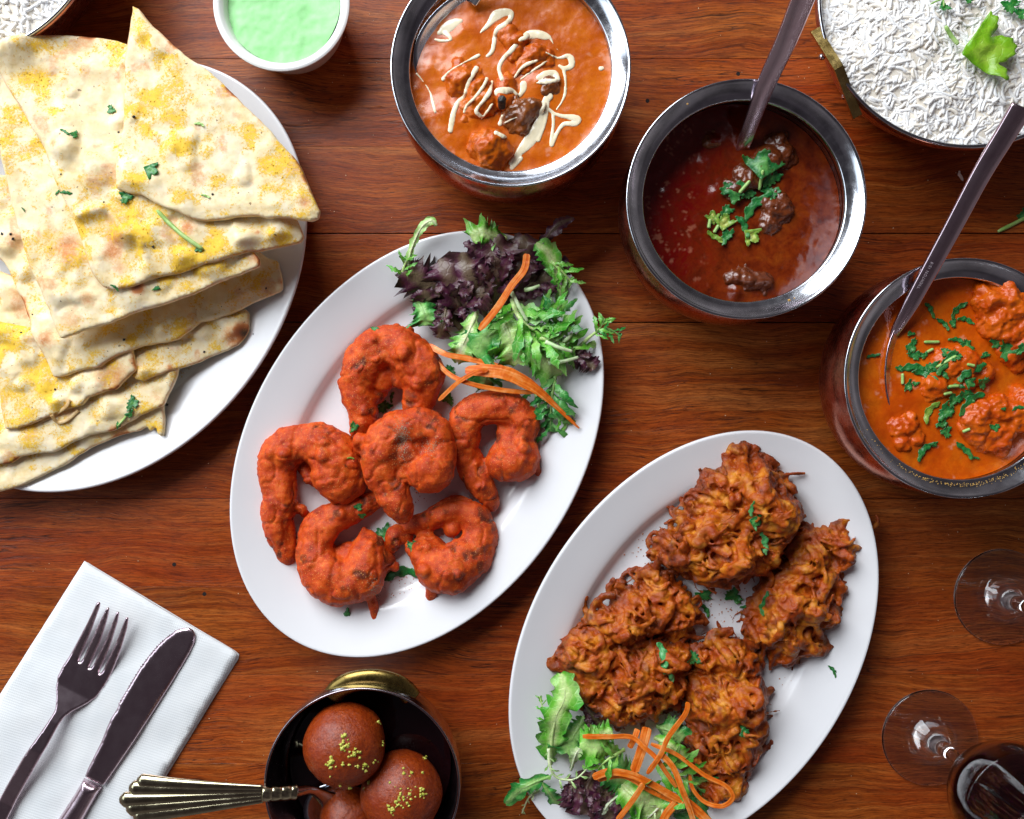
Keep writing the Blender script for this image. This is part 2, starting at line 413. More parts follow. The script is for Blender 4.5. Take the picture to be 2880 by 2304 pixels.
def m_simple(name, a, b=None, scale=2.0, rough=0.5, bump=0.3, bscale=None, bd=0.05, **kw):
    m = M(name); c = m.ramp(m.noise(scale, 5, 0.65), [(0.3, a), (0.7, b or a)])
    return m.done(c, rough, m.bump(m.noise(bscale or scale*3, 4, 0.7), bump, bd), **kw)
def m_carrot():
    m = M('carrot_flesh'); cb = m.node('ShaderNodeCombineXYZ'); m.L(m.math('MULTIPLY', m.attr('along'), 0.5), cb.inputs[0]); m.L(m.math('MULTIPLY', m.attr('across'), 9.0), cb.inputs[1]); m.L(m.math('MULTIPLY', m.rand(), 50.0), cb.inputs[2]); st = m.noise(1.0, 4, 0.6, 0.4, cb.outputs[0]); e = m.noise(1.5, 3)
    c = m.ramp(m.math('ADD', m.math('MULTIPLY', st, 0.6), m.math('MULTIPLY', e, 0.4)), [(0.36, '#c84c04'), (0.5, '#ec7818'), (0.64, '#f8a860')])
    return m.done(c, 0.42, m.bump(st, 0.6, 0.05), Specular_IOR_Level=0.5, Subsurface_Weight=0.15, Subsurface_Radius=(0.005, 0.002, 0.0005), Subsurface_Scale=0.5)
def m_rice():
    m = M('rice_grain'); g = m.attr('g')
    c = m.ramp(g, [(0.0, '#f2e8d8'), (0.15, '#f8f2ea'), (0.5, '#fbf8f4'), (1.0, '#ffffff')])
    return m.done(c, 0.5, None, Specular_IOR_Level=0.25, Subsurface_Weight=0.12, Subsurface_Radius=(0.004, 0.0035, 0.003), Subsurface_Scale=0.5)
def m_napkin():
    m = M('napkin_paper')
    w = m.node('ShaderNodeTexWave', wave_type='BANDS', bands_direction='X'); w.inputs['Scale'].default_value = 1.9
    m.L(m.scaled((1, 1, 1), (0, 0, math.radians(-72))), w.inputs[0])
    w2 = m.node('ShaderNodeTexWave', wave_type='BANDS', bands_direction='X'); w2.inputs['Scale'].default_value = 2.4
    m.L(m.scaled((1, 1, 1), (0, 0, math.radians(18))), w2.inputs[0])
    dots = m.math('MULTIPLY', w.outputs['Fac'], m.math('ADD', m.math('MULTIPLY', w2.outputs['Fac'], 0.6), 0.4))
    nb = m.bump(m.math('ADD', dots, m.math('MULTIPLY', m.noise(12, 3), 0.3)), 0.35, 0.03)
    return m.done(m.ramp(m.noise(0.4, 3), [(0.3, '#e2e6e8'), (0.7, '#eef0f0')]), 0.85, nb, Specular_IOR_Level=0.2)
def m_glass(name='clear_glass', col=(1, 1, 1, 1)):
    m = M(name); return m.done(col, 0.0, m.bump(m.noise(0.7, 2), 0.02, 0.05), Transmission_Weight=1.0, IOR=1.5)

WOOD = m_wood(); CER = m_ceramic(); CER2 = m_ceramic('cream_porcelain', '#f2f2ee')
STEEL = m_metal('polished_steel', '#b8bcc4', 0.14, (0.6, 30, 30), col2='#cfd2d8')
STEELB = m_metal('brushed_steel_wall', '#8c8c92', 0.22, (3, 3, 40), col2='#a0a0a8')
COPPER = m_metal('hammered_copper', '#b07060', 0.25, (2, 2, 14), 0.25, '#c8846c')
BRASS = m_metal('brass', '#b89a58', 0.22, (4, 4, 4), col2='#d8bc78')
CUT = m_metal('mauve_tinted_cutlery_steel', '#ccb4be', 0.22, (2, 2, 2), col2='#d8c4cc')  # mauve of the reflected ceiling tinted into the steel colour
GILT = m_metal('gilt_steel', '#b0a888', 0.16, (1, 9, 9), col2='#c8c0a0')
NAAN = m_naan(); BATTER = m_batter(); BHAJI = m_bhaji(); CARROT = m_carrot(); RICE = m_rice(); NAPK = m_napkin(); GLASS = m_glass()
CORI = m_leaf('coriander_leaf', '#6cac54', '#227a38', '#145a28', 0.4)
CORIY = m_leaf('pale_coriander_leaf', '#c8c868', '#8cb040', '#5a9030', 0.4)
CORIL = m_leaf('bright_coriander_leaf', '#a8c84c', '#7cae18', '#5c9410', 0.35)
GREEN = m_leaf('green_lettuce', '#d8ecA0', '#74c038', '#369828', 0.36)
GREEND = m_leaf('dark_green_lettuce', '#b0d880', '#3c9c40', '#1c7030', 0.36)
PURP = m_leaf('purple_lettuce', '#76684a', '#54203a', '#340c26', 0.40, 0.10)
STEM = m_simple('pale_green_stem', '#7cb048', '#c0dc90', 1.5, 0.4, 0.3)
CREAM = m_simple('cream', '#f4e4bc', '#f8eed2', 1.2, 0.2, 0.15, Specular_IOR_Level=0.5, Coat_Weight=0.4, Coat_Roughness=0.1)
# ------------------------------------------------------------------ table
TBL = thing('wooden_table', 'reddish brown polished timber table under all the dishes', 'table')
ys = [-520, -300, -90, 165, 412, 657, 907, 1155, 1402, 1650, 1898, 2147, 2400, 2650, 2900]
for i in range(len(ys)-1):
    gq = {657: 0.035, 907: 0.035, 1402: 0.015, 165: 0.010, 1898: 0.008}; g0 = gq.get(ys[i+1], 0.003); g1 = gq.get(ys[i], 0.003); y0 = W(0, ys[i+1])[1]+g0; y1 = W(0, ys[i])[1]-g1
    # a long board with softly worn edges
    e = 0.012; prof = [(y0, -2.2), (y0, -e), (y0+e*0.5, -e*0.3), (y0+e*1.5, 0), (y1-e*1.5, 0), (y1-e*0.5, -e*0.3), (y1, -e), (y1, -2.2)]
    V = []; 
    for x in (-52, 52): V += [[x, y, z+(i*37 % 5)*0.0012] for y, z in prof]
    n = len(prof); F = [[j, (j+1) % n, (j+1) % n+n, j+n] for j in range(n)]+[list(range(n))[::-1], [n+j for j in range(n)]]
    mesh('plank', V, F, WOOD, TBL, smooth=False)
m_dark = m_simple('joint_filler', '#140806', '#1e0d08', 3, 0.8)
yb0 = W(0, ys[-1])[1]; yb1 = W(0, ys[0])[1]
mesh('under_board', [[-52, yb0, -0.35], [52, yb0, -0.35], [52, yb1, -0.35], [-52, yb1, -0.35], [-52, yb0, -1.9], [52, yb0, -1.9], [52, yb1, -1.9], [-52, yb1, -1.9]],
     [[0, 1, 2, 3], [7, 6, 5, 4], [0, 4, 5, 1], [1, 5, 6, 2], [2, 6, 7, 3], [3, 7, 4, 0]], m_dark, TBL, smooth=False)
register([[-52, -40, 0], [52, -40, 0], [52, 40, 0], [-52, 40, 0]], [[0, 1, 2, 3]])

# ------------------------------------------------------------------ oval plates
def oval_plate(name, ctr, a, b, dvec, h, label, mat, rimw=2.7, group=None):
    cx, cy = W(ctr[0], ctr[1], h); A = R(a, h); B = R(b, h); ang = math.atan2(-dvec[1], dvec[0])
    top = spline([(-0.02, h-0.14), (0.03, h-0.03), (0.12, h), (0.26, h-0.03), (0.9, h-0.22), (rimw, h-0.72), (rimw+0.45, h-0.98), (rimw+0.85, h-1.3), (rimw+1.5, h-1.46), (rimw+2.6, h-1.5), (rimw+4, h-1.5)], 40)
    bot = spline([(rimw+4, 0.22), (rimw+2.2, 0.2), (rimw+1.75, 0.0), (rimw+1.45, 0.0), (rimw+1.1, 0.2), (rimw, h-1.1), (0.8, h-0.45), (0.05, h-0.22)], 16)
    prof = np.vstack([bot, top]); seg = 192; th = np.linspace(0, 2*np.pi, seg, endpoint=False); V = []; F = []
    V.append([[cx, cy, 0.22]])
    for d, z in prof:
        x = (A-d)*np.cos(th); y = (B-d)*np.sin(th)
        V.append(np.stack([cx+x*math.cos(ang)-y*math.sin(ang), cy+x*math.sin(ang)+y*math.cos(ang), np.full(seg, z)], 1))
    V.append([[cx, cy, h-1.5]]); V = np.vstack(V); n = len(prof)
    for i in range(n-1):
        for j in range(seg):
            k = (j+1) % seg; F.append([1+i*seg+j, 1+i*seg+k, 1+(i+1)*seg+k, 1+(i+1)*seg+j])
    L = len(V)-1
    for j in range(seg):
        k = (j+1) % seg; F.append([0, 1+k, 1+j]); F.append([L, 1+(n-1)*seg+j, 1+(n-1)*seg+k])
    o = tag(mesh(name, V, F, mat), label, 'plate', group); register(V, F); return h-1.5
H_PL = 2.1
oval_plate('oval_plate', (287, 774), 668, 507, (0.622, -0.783), 2.3, 'largest oval white plate, piled with flatbread at the left edge', CER, 2.9)
ZA = oval_plate('oval_plate', (1172, 1249), 653, 461, (0.552, -0.834), H_PL, 'oval white plate in the middle holding red battered prawns and salad', CER, 2.6)
ZB = oval_plate('oval_plate', (1952, 1812), 651, 456, (0.542, -0.840), H_PL, 'oval white plate at bottom right holding brown onion fritters and salad', CER, 2.6)

# ------------------------------------------------------------------ sauce ramekin
def cup(name, ctr, h, rpx, label):
    cx, cy = W(ctr[0], ctr[1], h); r = R(rpx, h)
    prof = spline([(0, 0.25), (r-1.6, 0.25), (r-1.65, 0), (r-1.35, 0), (r-0.9, 0.8), (r-0.25, h-0.7), (r, h-0.12), (r-0.06, h), (r-0.22, h+0.02), (r-0.42, h-0.08), (r-0.66, h-0.5), (r-1.1, 1.5), (r-1.8, 0.7), (0, 0.6)], 60)
    V, F = lathe(prof, 96, (cx, cy)); o = tag(mesh(name, V, F, CER2), label, 'bowl'); register(V, F); return cx, cy, r
ccx, ccy, ccr = cup('ramekin', (791, 8), 3.8, 192, 'small round white ramekin of pale green sauce at the top')

# ------------------------------------------------------------------ metal serving bowls
def handi(ctr, label):
    h = 7.0; cx, cy = W(ctr[0], ctr[1], h)
    t = thing('serving_bowl', label, 'bowl', (cx, cy, 0), 'round metal serving bowls of curry')
    ro = 6.72
    lip = np.vstack([spline([(ro-0.07, h-0.14), (ro, h-0.06), (ro-0.01, h+0.02), (ro-0.08, h+0.05), (ro-0.17, h+0.0)], 14), spline([(ro-0.22, h-0.05), (ro-0.42, h-0.20), (ro-0.65, h-0.34), (ro-0.85, h-0.42), (ro-0.97, h-0.46)], 16), spline([(ro-1.02, h-0.50), (ro-1.05, h-0.64), (ro-1.0, h-0.8), (ro-0.98, h-1.05)], 10)])
    ins = spline([(ro-1.0, h-1.1), (ro-0.86, h-1.5), (ro-0.55, h-2.3), (ro-0.42, 3.4), (ro-0.7, 1.9), (ro-2.0, 0.75), (0.01, 0.6)], 40)
    V, F = lathe(lip, 160, (cx, cy)); mesh('rim', V, F, STEEL, t); register(V, F)
    V, F = lathe(ins, 128, (cx, cy)); mesh('inner_wall', V, F, STEELB, t); register(V, F)
    out = spline([(ro-0.11, h-0.13), (ro-0.5, h-0.5), (ro-0.82, h-0.85), (ro-0.84, h-1.1), (ro-0.6, h-1.6), (ro-0.12, h-2.5), (ro, 3.5), (ro-0.2, 2.2), (ro-1.0, 0.9), (ro-2.2, 0.1), (ro-2.6, 0), (0.01, 0)], 60)
    V, F = lathe(out, 160, (cx, cy))
    # hammered dimples
    q = fbm(V, 0.55, 2, 5)*0.02; c = np.array([cx, cy, 3.5]); n = V-c; n /= np.linalg.norm(n, axis=1)[:, None]; V = V+n*q[:, None]*(V[:, 2] > 0.3)[:, None]*(V[:, 2] < 5.9)[:, None]
    mesh('body', V, F[::-1], COPPER, t); register(V, F)
    return cx, cy
B1 = handi((1436, 188), 'round metal bowl of orange curry with cream swirls at the top centre')
B2 = handi((2099, 560), 'round metal bowl of dark red brown curry right of the top centre')
B3 = handi((2712, 1064), 'round copper sided metal bowl of orange chicken curry cut by the right edge')

def pan(ctr, label, handle, hue):
    h = 6.0; cx, cy = W(ctr[0], ctr[1], h); r = R(425, h)
    t = thing('serving_pan', label, 'bowl', (cx, cy, 0))
    V, F = lathe(spline([(r-0.02, h-0.25), (r+0.02, h-0.08), (r-0.03, h+0.02), (r-0.12, h+0.03), (r-0.22, h-0.04), (r-0.27, h-0.3), (r-0.42, 4.8), (r-1.15, 3.2), (r-2.2, 1.6), (r-4.0, 0.7), (0.01, 0.6)], 50), 160, (cx, cy))
    mesh('inner_wall', V, F, STEEL, t); register(V, F)
    V, F = lathe(spline([(r-0.02, h-0.22), (r+0.0, h-0.5), (r-0.35, 4.5), (r-1.0, 3.0), (r-1.9, 1.2), (r-2.8, 0.1), (r-3.4, 0.0), (0.01, 0)], 36), 160, (cx, cy))
    mesh('body', V, F[::-1], hue, t); register(V, F)
    if handle:
        a = np.array(W(2296, 78, 6.1)); b = np.array(W(2420, 322, 5.9)); mid = np.array(W(2358, 192, 6.2))
        def strap(p, q, z0, z1):
            d = (q-p)/np.linalg.norm(q-p); n = np.array([-d[1], d[0]]); w = 0.27; Vv = []
            for c, z in ((p, z0), (q, z1)):
                for s, dz in ((-w, 0), (-w, 0.16), (w, 0.22), (w, 0.06)): Vv.append([*(c+n*s), z+dz-0.2])
            return Vv, [[0, 1, 2, 3], [7, 6, 5, 4], [0, 4, 5, 1], [1, 5, 6, 2], [2, 6, 7, 3], [3, 7, 4, 0]]
        v1, f1 = strap(a, mid, 5.9, 6.3); v2, f2 = strap(mid, b, 6.302, 5.5)
        V, F = join([(np.array(v1), f1), (np.array(v2), f2)]); mesh('handle', V, F, BRASS, t, smooth=False)
        for p in ((2312, 160), (2376, 272)):
            c = np.array(W(*p, 5.2)); d = np.array([cx, cy])-c; L = np.linalg.norm(d); d /= L
            P = np.array([[*(c-d*0.1), 5.2], [*(c+d*(L-r+0.15)), 5.2]]); V, F = tube(resample(P, 0.2), 0.13, 10)
            v2_, f2_ = sphere((*c, 5.2), 0.2, 12, 8); V, F = join([(V, F), (v2_, f2_)]); mesh('bolt', V, F, STEEL, t)
    return cx, cy, r
PAN = pan((2725, -8), 'wide metal pan of white rice with a brass strap handle, top right', True, COPPER)
PAN2 = pan((-140, -262), 'wide metal pan of white rice cut off by the top left corner', False, COPPER)

# dessert bowl
hD = 5.0; dx, dy = W(1018, 2211, hD); rD = R(276, hD)
DB = thing('dessert_bowl', 'small metal bowl with brass handles holding two brown dough balls', 'bowl', (dx, dy, 0))
V, F = lathe(spline([(rD-0.05, hD-0.3), (rD+0.01, hD-0.06), (rD-0.04, hD+0.02), (rD-0.12, hD-0.02), (rD-0.16, hD-0.3), (rD-0.3, 3.0), (rD-0.9, 1.3), (rD-2.2, 0.6), (0.01, 0.5)], 50), 128, (dx, dy))
mesh('inner_wall', V, F, m_metal('darkened_steel', '#90868c', 0.2, (3, 3, 20), col2='#a49aa0'), DB); register(V, F)  # dark reflections inside the bowl put into the steel colour
V, F = lathe(spline([(rD-0.04, hD-0.28), (rD+0.03, hD-0.8), (rD-0.1, 2.8), (rD-0.7, 1.1), (rD-2.0, 0.1), (0.01, 0)], 30), 128, (dx, dy))
mesh('body', V, F[::-1], STEEL, DB); register(V, F)
for sgn in (1, -1):
    P = spline([(-2.3, 4.7, 3.6), (-1.85, 5.3, 3.8), (-1.0, 5.75, 4.0), (0.25, 5.9, 4.05), (1.4, 5.65, 4.0), (2.05, 5.2, 3.8), (2.4, 4.7, 3.6)], 40)
    P = P*[1, sgn, 1]+[dx+0.3*sgn, dy, 0]
    V, F = tube(P, 0.62*np.ones(40), 16, 0.5); mesh('handle', V, F, m_metal('aged_brass', '#7c6838', 0.25, (4, 4, 4), col2='#968048') if sgn > 0 else bpy.data.materials['aged_brass'], DB)

# ------------------------------------------------------------------ wine glasses
WINE = M('red_wine').done('#14020a', 0.03, None, Specular_IOR_Level=0.5)
def wine_glass(bx, by, label, lw):
    cx, cy = W(bx, by, 0.1); t = thing('wine_glass', label, 'wine glass', (cx, cy, 0), 'stemmed glasses on the right')
    foot = spline([(0.02, 0.02), (1.5, 0.03), (2.88, 0.02), (3.02, 0.14), (2.92, 0.27), (2.6, 0.25), (1.9, 0.30), (1.45, 0.46), (1.1, 0.78), (0.75, 1.15), (0.46, 2.0), (0.36, 3.2), (0.34, 4.6), (0.42, 5.4)], 70)
    V, F = lathe(foot, 96, (cx, cy)); 
    bowl_o = spline([(0.42, 5.4), (0.8, 5.95), (1.7, 6.7), (2.6, 7.8), (3.15, 9.3), (3.22, 10.6), (3.0, 12.4), (2.72, 14.2), (2.66, 14.8)], 60)
    bowl_i = spline([(2.60, 14.8), (2.66, 14.2), (2.93, 12.4), (3.14, 10.6), (3.07, 9.3), (2.52, 7.85), (1.6, 6.8), (0.7, 6.1), (0.01, 5.95)], 60)
    V, F = lathe(np.vstack([foot, bowl_o[1:], bowl_i]), 96, (cx, cy)); mesh('glass', V, F, GLASS, t)
    w = spline([(0.01, 5.97), (0.7, 6.12), (1.6, 6.82), (2.50, 7.87), (3.05, 9.3), (3.12, 10.6), (3.10, 11.0)], 40)
    w = np.vstack([w, [[3.0, 11.02], [0.01, 11.02]]]); V, F = lathe(w, 96, (cx, cy)); o = tag(mesh('red_wine', V, F, WINE), lw, 'wine')
wine_glass(2615, 2075, 'wine glass of red wine at the bottom right corner', 'dark red wine filling the glass in the bottom right corner')
wine_glass(2817, 1679, 'wine glass at the right edge, only its clear foot in view', 'dark red wine in the glass cut off by the right edge')

# ------------------------------------------------------------------ napkin and cutlery
NP = thing('napkin', 'folded white embossed paper napkin under the fork and knife', 'napkin', (*W(200, 2050), 0))
n0 = np.array([W(x, y, 0.3) for x, y in ((237, 1581), (670, 1840), (240, 2540), (-195, 2262))])
for k in range(3):
    z = 0.02+0.11*k; off = np.array([0.05*(2-k), -0.04*(2-k)])
    poly = rough_outline(n0+off*(-1 if k == 1 else 1), 0.3, 0.02, 2, k)
    tf = lambda v, d, z=z, k=k: z+0.10-0.06*np.exp(-d/0.06)+(fbm(P3(v[:, 0], v[:, 1]), 3, 3, 3)*0.14+0.06 if k == 2 else 0)
    V, F, _ = slab(poly, 0.35, tf, lambda v, d, z=z: np.full(len(d), z), k); mesh('fold', V, F, NAPK, NP)
    if k == 2: register(V, F)
ZN = 0.38
def cutlery(name, poly_px, zc, axis, thick, label, cat, step=0.1, extra=None, mat=None, parent=None, rnd=0.16):
    hm = float(np.mean([z for _, z in zc])); P = np.array([W(x, y, np.interp((np.array([x, y])-axis[0])@axis[1], [a for a, _ in zc], [z for _, z in zc])) for x, y in poly_px])
    def zz(v):
        px = np.c_[v[:, 0]/PX+1440, 1152-v[:, 1]/PX]*1.0
        s = (px-axis[0])@axis[1]; return np.interp(s, [a for a, _ in zc], [z for _, z in zc])
    tf = lambda v, d: zz(v)+thick*np.sqrt(np.clip(1-(1-np.clip(d/rnd, 0, 1))**2, 0, 1))+(extra(v, d) if extra else 0)
    bf = lambda v, d: zz(v)-0.02*np.clip(d/rnd, 0, 1)+(extra(v, d) if extra else 0)
    V, F, d = slab(resample(np.vstack([P, P[:1]]), step*0.7)[:-1], step, tf, bf, 3, 0.12)
    o = mesh(name, V, F, mat or CUT, parent)
    if parent is None: tag(o, label, cat)
    register(V, F); return o
z3 = Z(0, 1540, 0.4429)
fork = [(632, 343), (643, 350), (640, 372), (570, 560), (505, 705), (500, 722), (510, 726), (530, 700), (612, 520), (680, 382), (692, 376), (700, 384), (690, 440), (640, 600), (572, 745), (565, 762), (578, 764), (592, 745), (680, 570), (742, 412), (753, 403), (762, 412), (752, 470), (690, 660), (635, 775), (628, 794), (640, 797), (655, 775), (740, 600), (800, 447), (812, 438), (821, 446), (812, 510), (770, 650), (715, 790), (665, 880), (610, 955), (540, 1000), (460, 1040), (405, 1080), (370, 1130), (300, 1260), (200, 1440), (110, 1600), (30, 1760), (-60, 1920),
        (-150, 1880), (-60, 1700), (40, 1520), (150, 1330), (260, 1170), (320, 1080), (345, 1030), (352, 960), (350, 890), (365, 820), (400, 750), (440, 690), (490, 600), (560, 470), (618, 350)]
ax = (np.array(z3(720, 400)), np.array([-0.46, 0.888]))
cutlery('fork', [z3(*p) for p in fork], [(-40, 1.25), (60, 0.75), (150, 0.45), (240, 0.48), (330, 1.0), (420, 1.15), (600, 0.7), (900, 0.55)], ax, 0.13,
        'four tined metal fork lying left of the knife on the napkin', 'fork', 0.085, rnd=0.12)
KN = thing('table_knife', 'serrated metal table knife lying right of the fork on the napkin', 'knife', (*W(330, 2020), 0.4))
blade = [(1200, 509), (1228, 525), (1240, 555), (1235, 600), (1205, 665), (1150, 760), (1000, 1000), (850, 1230), (700, 1450), (655, 1512), (600, 1490), (538, 1455), (560, 1400), (600, 1320), (645, 1230), (680, 1140), (705, 1085), (740, 1030)]
sr = spline([(750, 1000), (800, 915), (850, 830), (900, 752), (950, 685), (1005, 620), (1060, 570), (1110, 535)], 66)
for i, (x, y) in enumerate(sr): blade.append((x-(6 if i % 2 else -3), y-(5 if i % 2 else -2)))
blade.append((1160, 512))
axk = (np.array(z3(1200, 520)), np.array([-0.53, 0.848]))
cutlery('blade', [z3(*p) for p in blade], [(-10, 0.52), (400, 0.62), (500, 0.66)], axk, 0.10, '', '', 0.1, parent=KN, rnd=0.3)
hnd = [(536, 1462), (600, 1493), (652, 1516), (600, 1605), (530, 1730), (440, 1900), (260, 1900), (365, 1735), (470, 1575)]
cutlery('handle', [z3(*p) for p in hnd], [(400, 0.55), (520, 0.42), (700, 0.42)], axk, 0.55, '', '', 0.12, parent=KN, rnd=0.7)

def bar(P, w, t, bev=0.25):
    """flat bar along a 3-D path, bevelled edges"""
    P = np.asarray(P, float); w = np.broadcast_to(w, (len(P),)); t = np.broadcast_to(t, (len(P),)); T, N, B = frames(P)
    cs = [(-1, -1+bev*2), (-1, 1-bev*2), (-1+bev*0.6, 1), (1-bev*0.6, 1), (1, 1-bev*2), (1, -1+bev*2), (1-bev*0.6, -1), (-1+bev*0.6, -1)]
    V = np.stack([P+N*(a*w/2)[:, None]+B*(b*t/2)[:, None] for a, b in cs], 1).reshape(-1, 3); F = []; n = len(cs)
    for i in range(len(P)-1):
        for j in range(n): k = (j+1) % n; F.append([i*n+j, (i+1)*n+j, (i+1)*n+k, i*n+k])
    F += [list(range(n)), [(len(P)-1)*n+j for j in range(n)][::-1]]; return V, F
def spoon_bowl(c, L, w, depth, yaw, tilt, roll, th=0.07):
    nr, nt = 10, 40; V = []; F = []
    for sgn in (0, 1):
        for i in range(nr+1):
            r = i/nr
            for j in range(nt):
                a = 2*math.pi*j/nt; x = L/2*r*math.cos(a); y = w/2*r*math.sin(a)*(1-0.18*math.cos(a)*r); V.append([x, y, depth*(r*r-1)-sgn*th])
    m = (nr+1)*nt
    for s in (0, 1):
        for i in range(nr):
            for j in range(nt):
                k = (j+1) % nt; q = [s*m+i*nt+j, s*m+(i+1)*nt+j, s*m+(i+1)*nt+k, s*m+i*nt+k]; F.append(q if not s else q[::-1])
    for j in range(nt): k = (j+1) % nt; F.append([nr*nt+j, m+nr*nt+j, m+nr*nt+k, nr*nt+k])
    Mx = Matrix.Rotation(yaw, 3, 'Z') @ Matrix.Rotation(tilt, 3, 'Y') @ Matrix.Rotation(roll, 3, 'X')
    V = np.array(V)@np.array(Mx).T+c; return V, F
def path3(pts, n=50): return spline([[*W(x, y, z), z] for x, y, z in pts], n)
# spoon standing in the dark curry
SP2 = thing('serving_spoon', 'dark metal spoon handle rising out of the dark red curry', 'spoon', (*W(2099, 420, 4), 3.8))
P = path3([(2085, 430, 3.6), (2092, 405, 4.3), (2125, 315, 6.0), (2160, 225, 7.6), (2215, 105, 9.6), (2275, -45, 12.0), (2330, -180, 14)], 50)
V, F = bar(P, np.interp(np.linspace(0, 1, 50), [0, 0.1, 0.5, 1], [0.6, 0.78, 1.05, 1.3]), 0.24); mesh('handle', V, F, CUT, SP2); register(V, F)
V, F = spoon_bowl([*W(2060, 500, 2.6), 2.8], 5.5, 3.6, 0.9, math.radians(-115), 0.1, 0); mesh('spoon_bowl', V, F, CUT, SP2)
# spoon in the right hand curry
SP3 = thing('serving_spoon', 'engraved metal spoon leaning across the rim of the chicken curry bowl', 'spoon', (*W(2540, 900, 5.6), 5.2))
P = path3([(2500, 965, 5.2), (2522, 925, 5.8), (2560, 860, 6.5), (2608, 772, 7.25), (2680, 640, 8.3), (2760, 490, 9.5), (2830, 375, 10.4), (2875, 300, 11.0)], 60)
V, F = bar(P, np.interp(np.linspace(0, 1, 60), [0, 0.12, 0.3, 0.62, 0.64, 1], [0.35, 0.55, 0.85, 1.0, 1.0, 1.15]), np.interp(np.linspace(0, 1, 60), [0, 1], [0.25, 0.3])); mesh('handle', V, F, CUT, SP3); register(V, F)
V, F = spoon_bowl([*W(2545, 1030, 5.2), 5.22], 5.6, 3.3, 0.26, math.radians(-100), 0.0, -0.50); mesh('spoon_bowl', V, F, CUT, SP3); register(V, F)
T, N, Bn = frames(P)
tc = bpy.data.curves.new('engraving', 'FONT'); tc.body = 'TRENTON 18/8'; tc.size = 0.0021; tc.extrude = 0.00006; tc.align_x = 'CENTER'; tc.align_y = 'CENTER'; tc.space_character = 1.15
to = bpy.data.objects.new('tmp_text', tc); COL.objects.link(to)
i = 25; pos = P[i]+Bn[i]*0.165+N[i]*0.12; mm = np.stack([T[i], N[i], Bn[i]], 1)
e = to.evaluated_get(bpy.context.evaluated_depsgraph_get()); r = e.to_mesh()
V = np.array([v.co[:] for v in r.vertices])/S; F = [list(p.vertices) for p in r.polygons]; e.to_mesh_clear(); bpy.data.objects.remove(to)
mesh('engraving', V@mm.T+pos, F, m_simple('engraved_letter', '#a89ca0', '#90868c', 3, 0.5), SP3, smooth=False)
# spoon sunk in the cream curry
SP1 = thing('serving_spoon', 'metal spoon sunk in the orange curry with cream swirls', 'spoon', (*W(1260, 90, 5.9), 5.3))
V, F = spoon_bowl([*W(1285, 105, 5.9), 5.72], 6.4, 3.8, 0.7, math.radians(55), -0.05, 0.42); mesh('spoon_bowl', V, F, STEEL, SP1); register(V, F)
P = path3([(1325, 10, 6.1), (1365, -60, 7.2), (1420, -150, 9.0), (1500, -290, 11)], 30); V, F = bar(P, np.linspace(0.7, 1.2, 30), 0.22); mesh('handle', V, F, STEEL, SP1); register(V, F)
# dessert spoon
DS = thing('dessert_spoon', 'gilt spoon with a fluted shell handle resting on the dessert bowl rim', 'spoon', (*W(800, 2235, 4), 3))
z4 = Z(300, 1850, 0.5102)
ends = [(182, 668), (140, 705), (88, 770), (125, 818), (165, 862)]; nk = [(862, 716), (862, 731), (862, 749), (862, 768), (862, 786)]
lobes = []
for k in range(5):
    p0 = z4(*ends[k]); p1 = z4(*nk[k]); m0 = z4((ends[k][0]*0.55+nk[k][0]*0.45), ends[k][1]*0.42+nk[k][1]*0.58+(-8, -4, 0, 4, 8)[k])
    lobes.append((p0, m0, p1))
parts = []
for k, (p0, m0, p1) in enumerate(lobes):
    zt = 5.0; n = 60; P = spline([[*W(*p0, zt), zt+0.35], [*W(*m0, zt+0.2), zt+0.55], [*W(*p1, zt+0.3), zt+0.32]], n)
    s = np.linspace(0, 1, n); wd = np.interp(s, [0, 0.04, 0.3, 1], [0.2, 0.47, 0.36, 0.16]); V, F = tube(P, wd, 14, 0.62); parts.append((V, F))
V, F = join(parts); mesh('handle', V, F, GILT, DS); register(V, F)
nkp = [z4(x, 751) for x in (855, 1040)]
P = np.array([[*W(*nkp[0], 5.3), 5.32], [*W(*nkp[1], 4.9), 4.6]]); P = resample(P, 0.03); s = arclen(P); rr = 0.40+0.06*np.abs(np.sin(s*math.pi/0.55))**0.5
V, F = tube(P, rr, 24, 0.8); mesh('collar', V, F, GILT, DS); register(V, F)
P = spline([[*W(*z4(1030, 751), 4.9), 4.62], [*W(*z4(1120, 745), 4.0), 3.6], [*W(*z4(1200, 790), 3), 2.5], [*W(*z4(1280, 850), 2.4), 1.9]], 40)
V, F = tube(P, np.interp(np.linspace(0, 1, 40), [0, 0.3, 0.6, 1], [0.36, 0.3, 0.45, 0.9]), 20, 0.5); mesh('shank', V, F, STEEL, DS); register(V, F)
V, F = spoon_bowl([*W(*z4(1330, 880), 2), 2.0], 5.6, 3.6, 0.7, math.radians(-25), 0.12, 0); mesh('spoon_bowl', V, F, STEEL, DS)
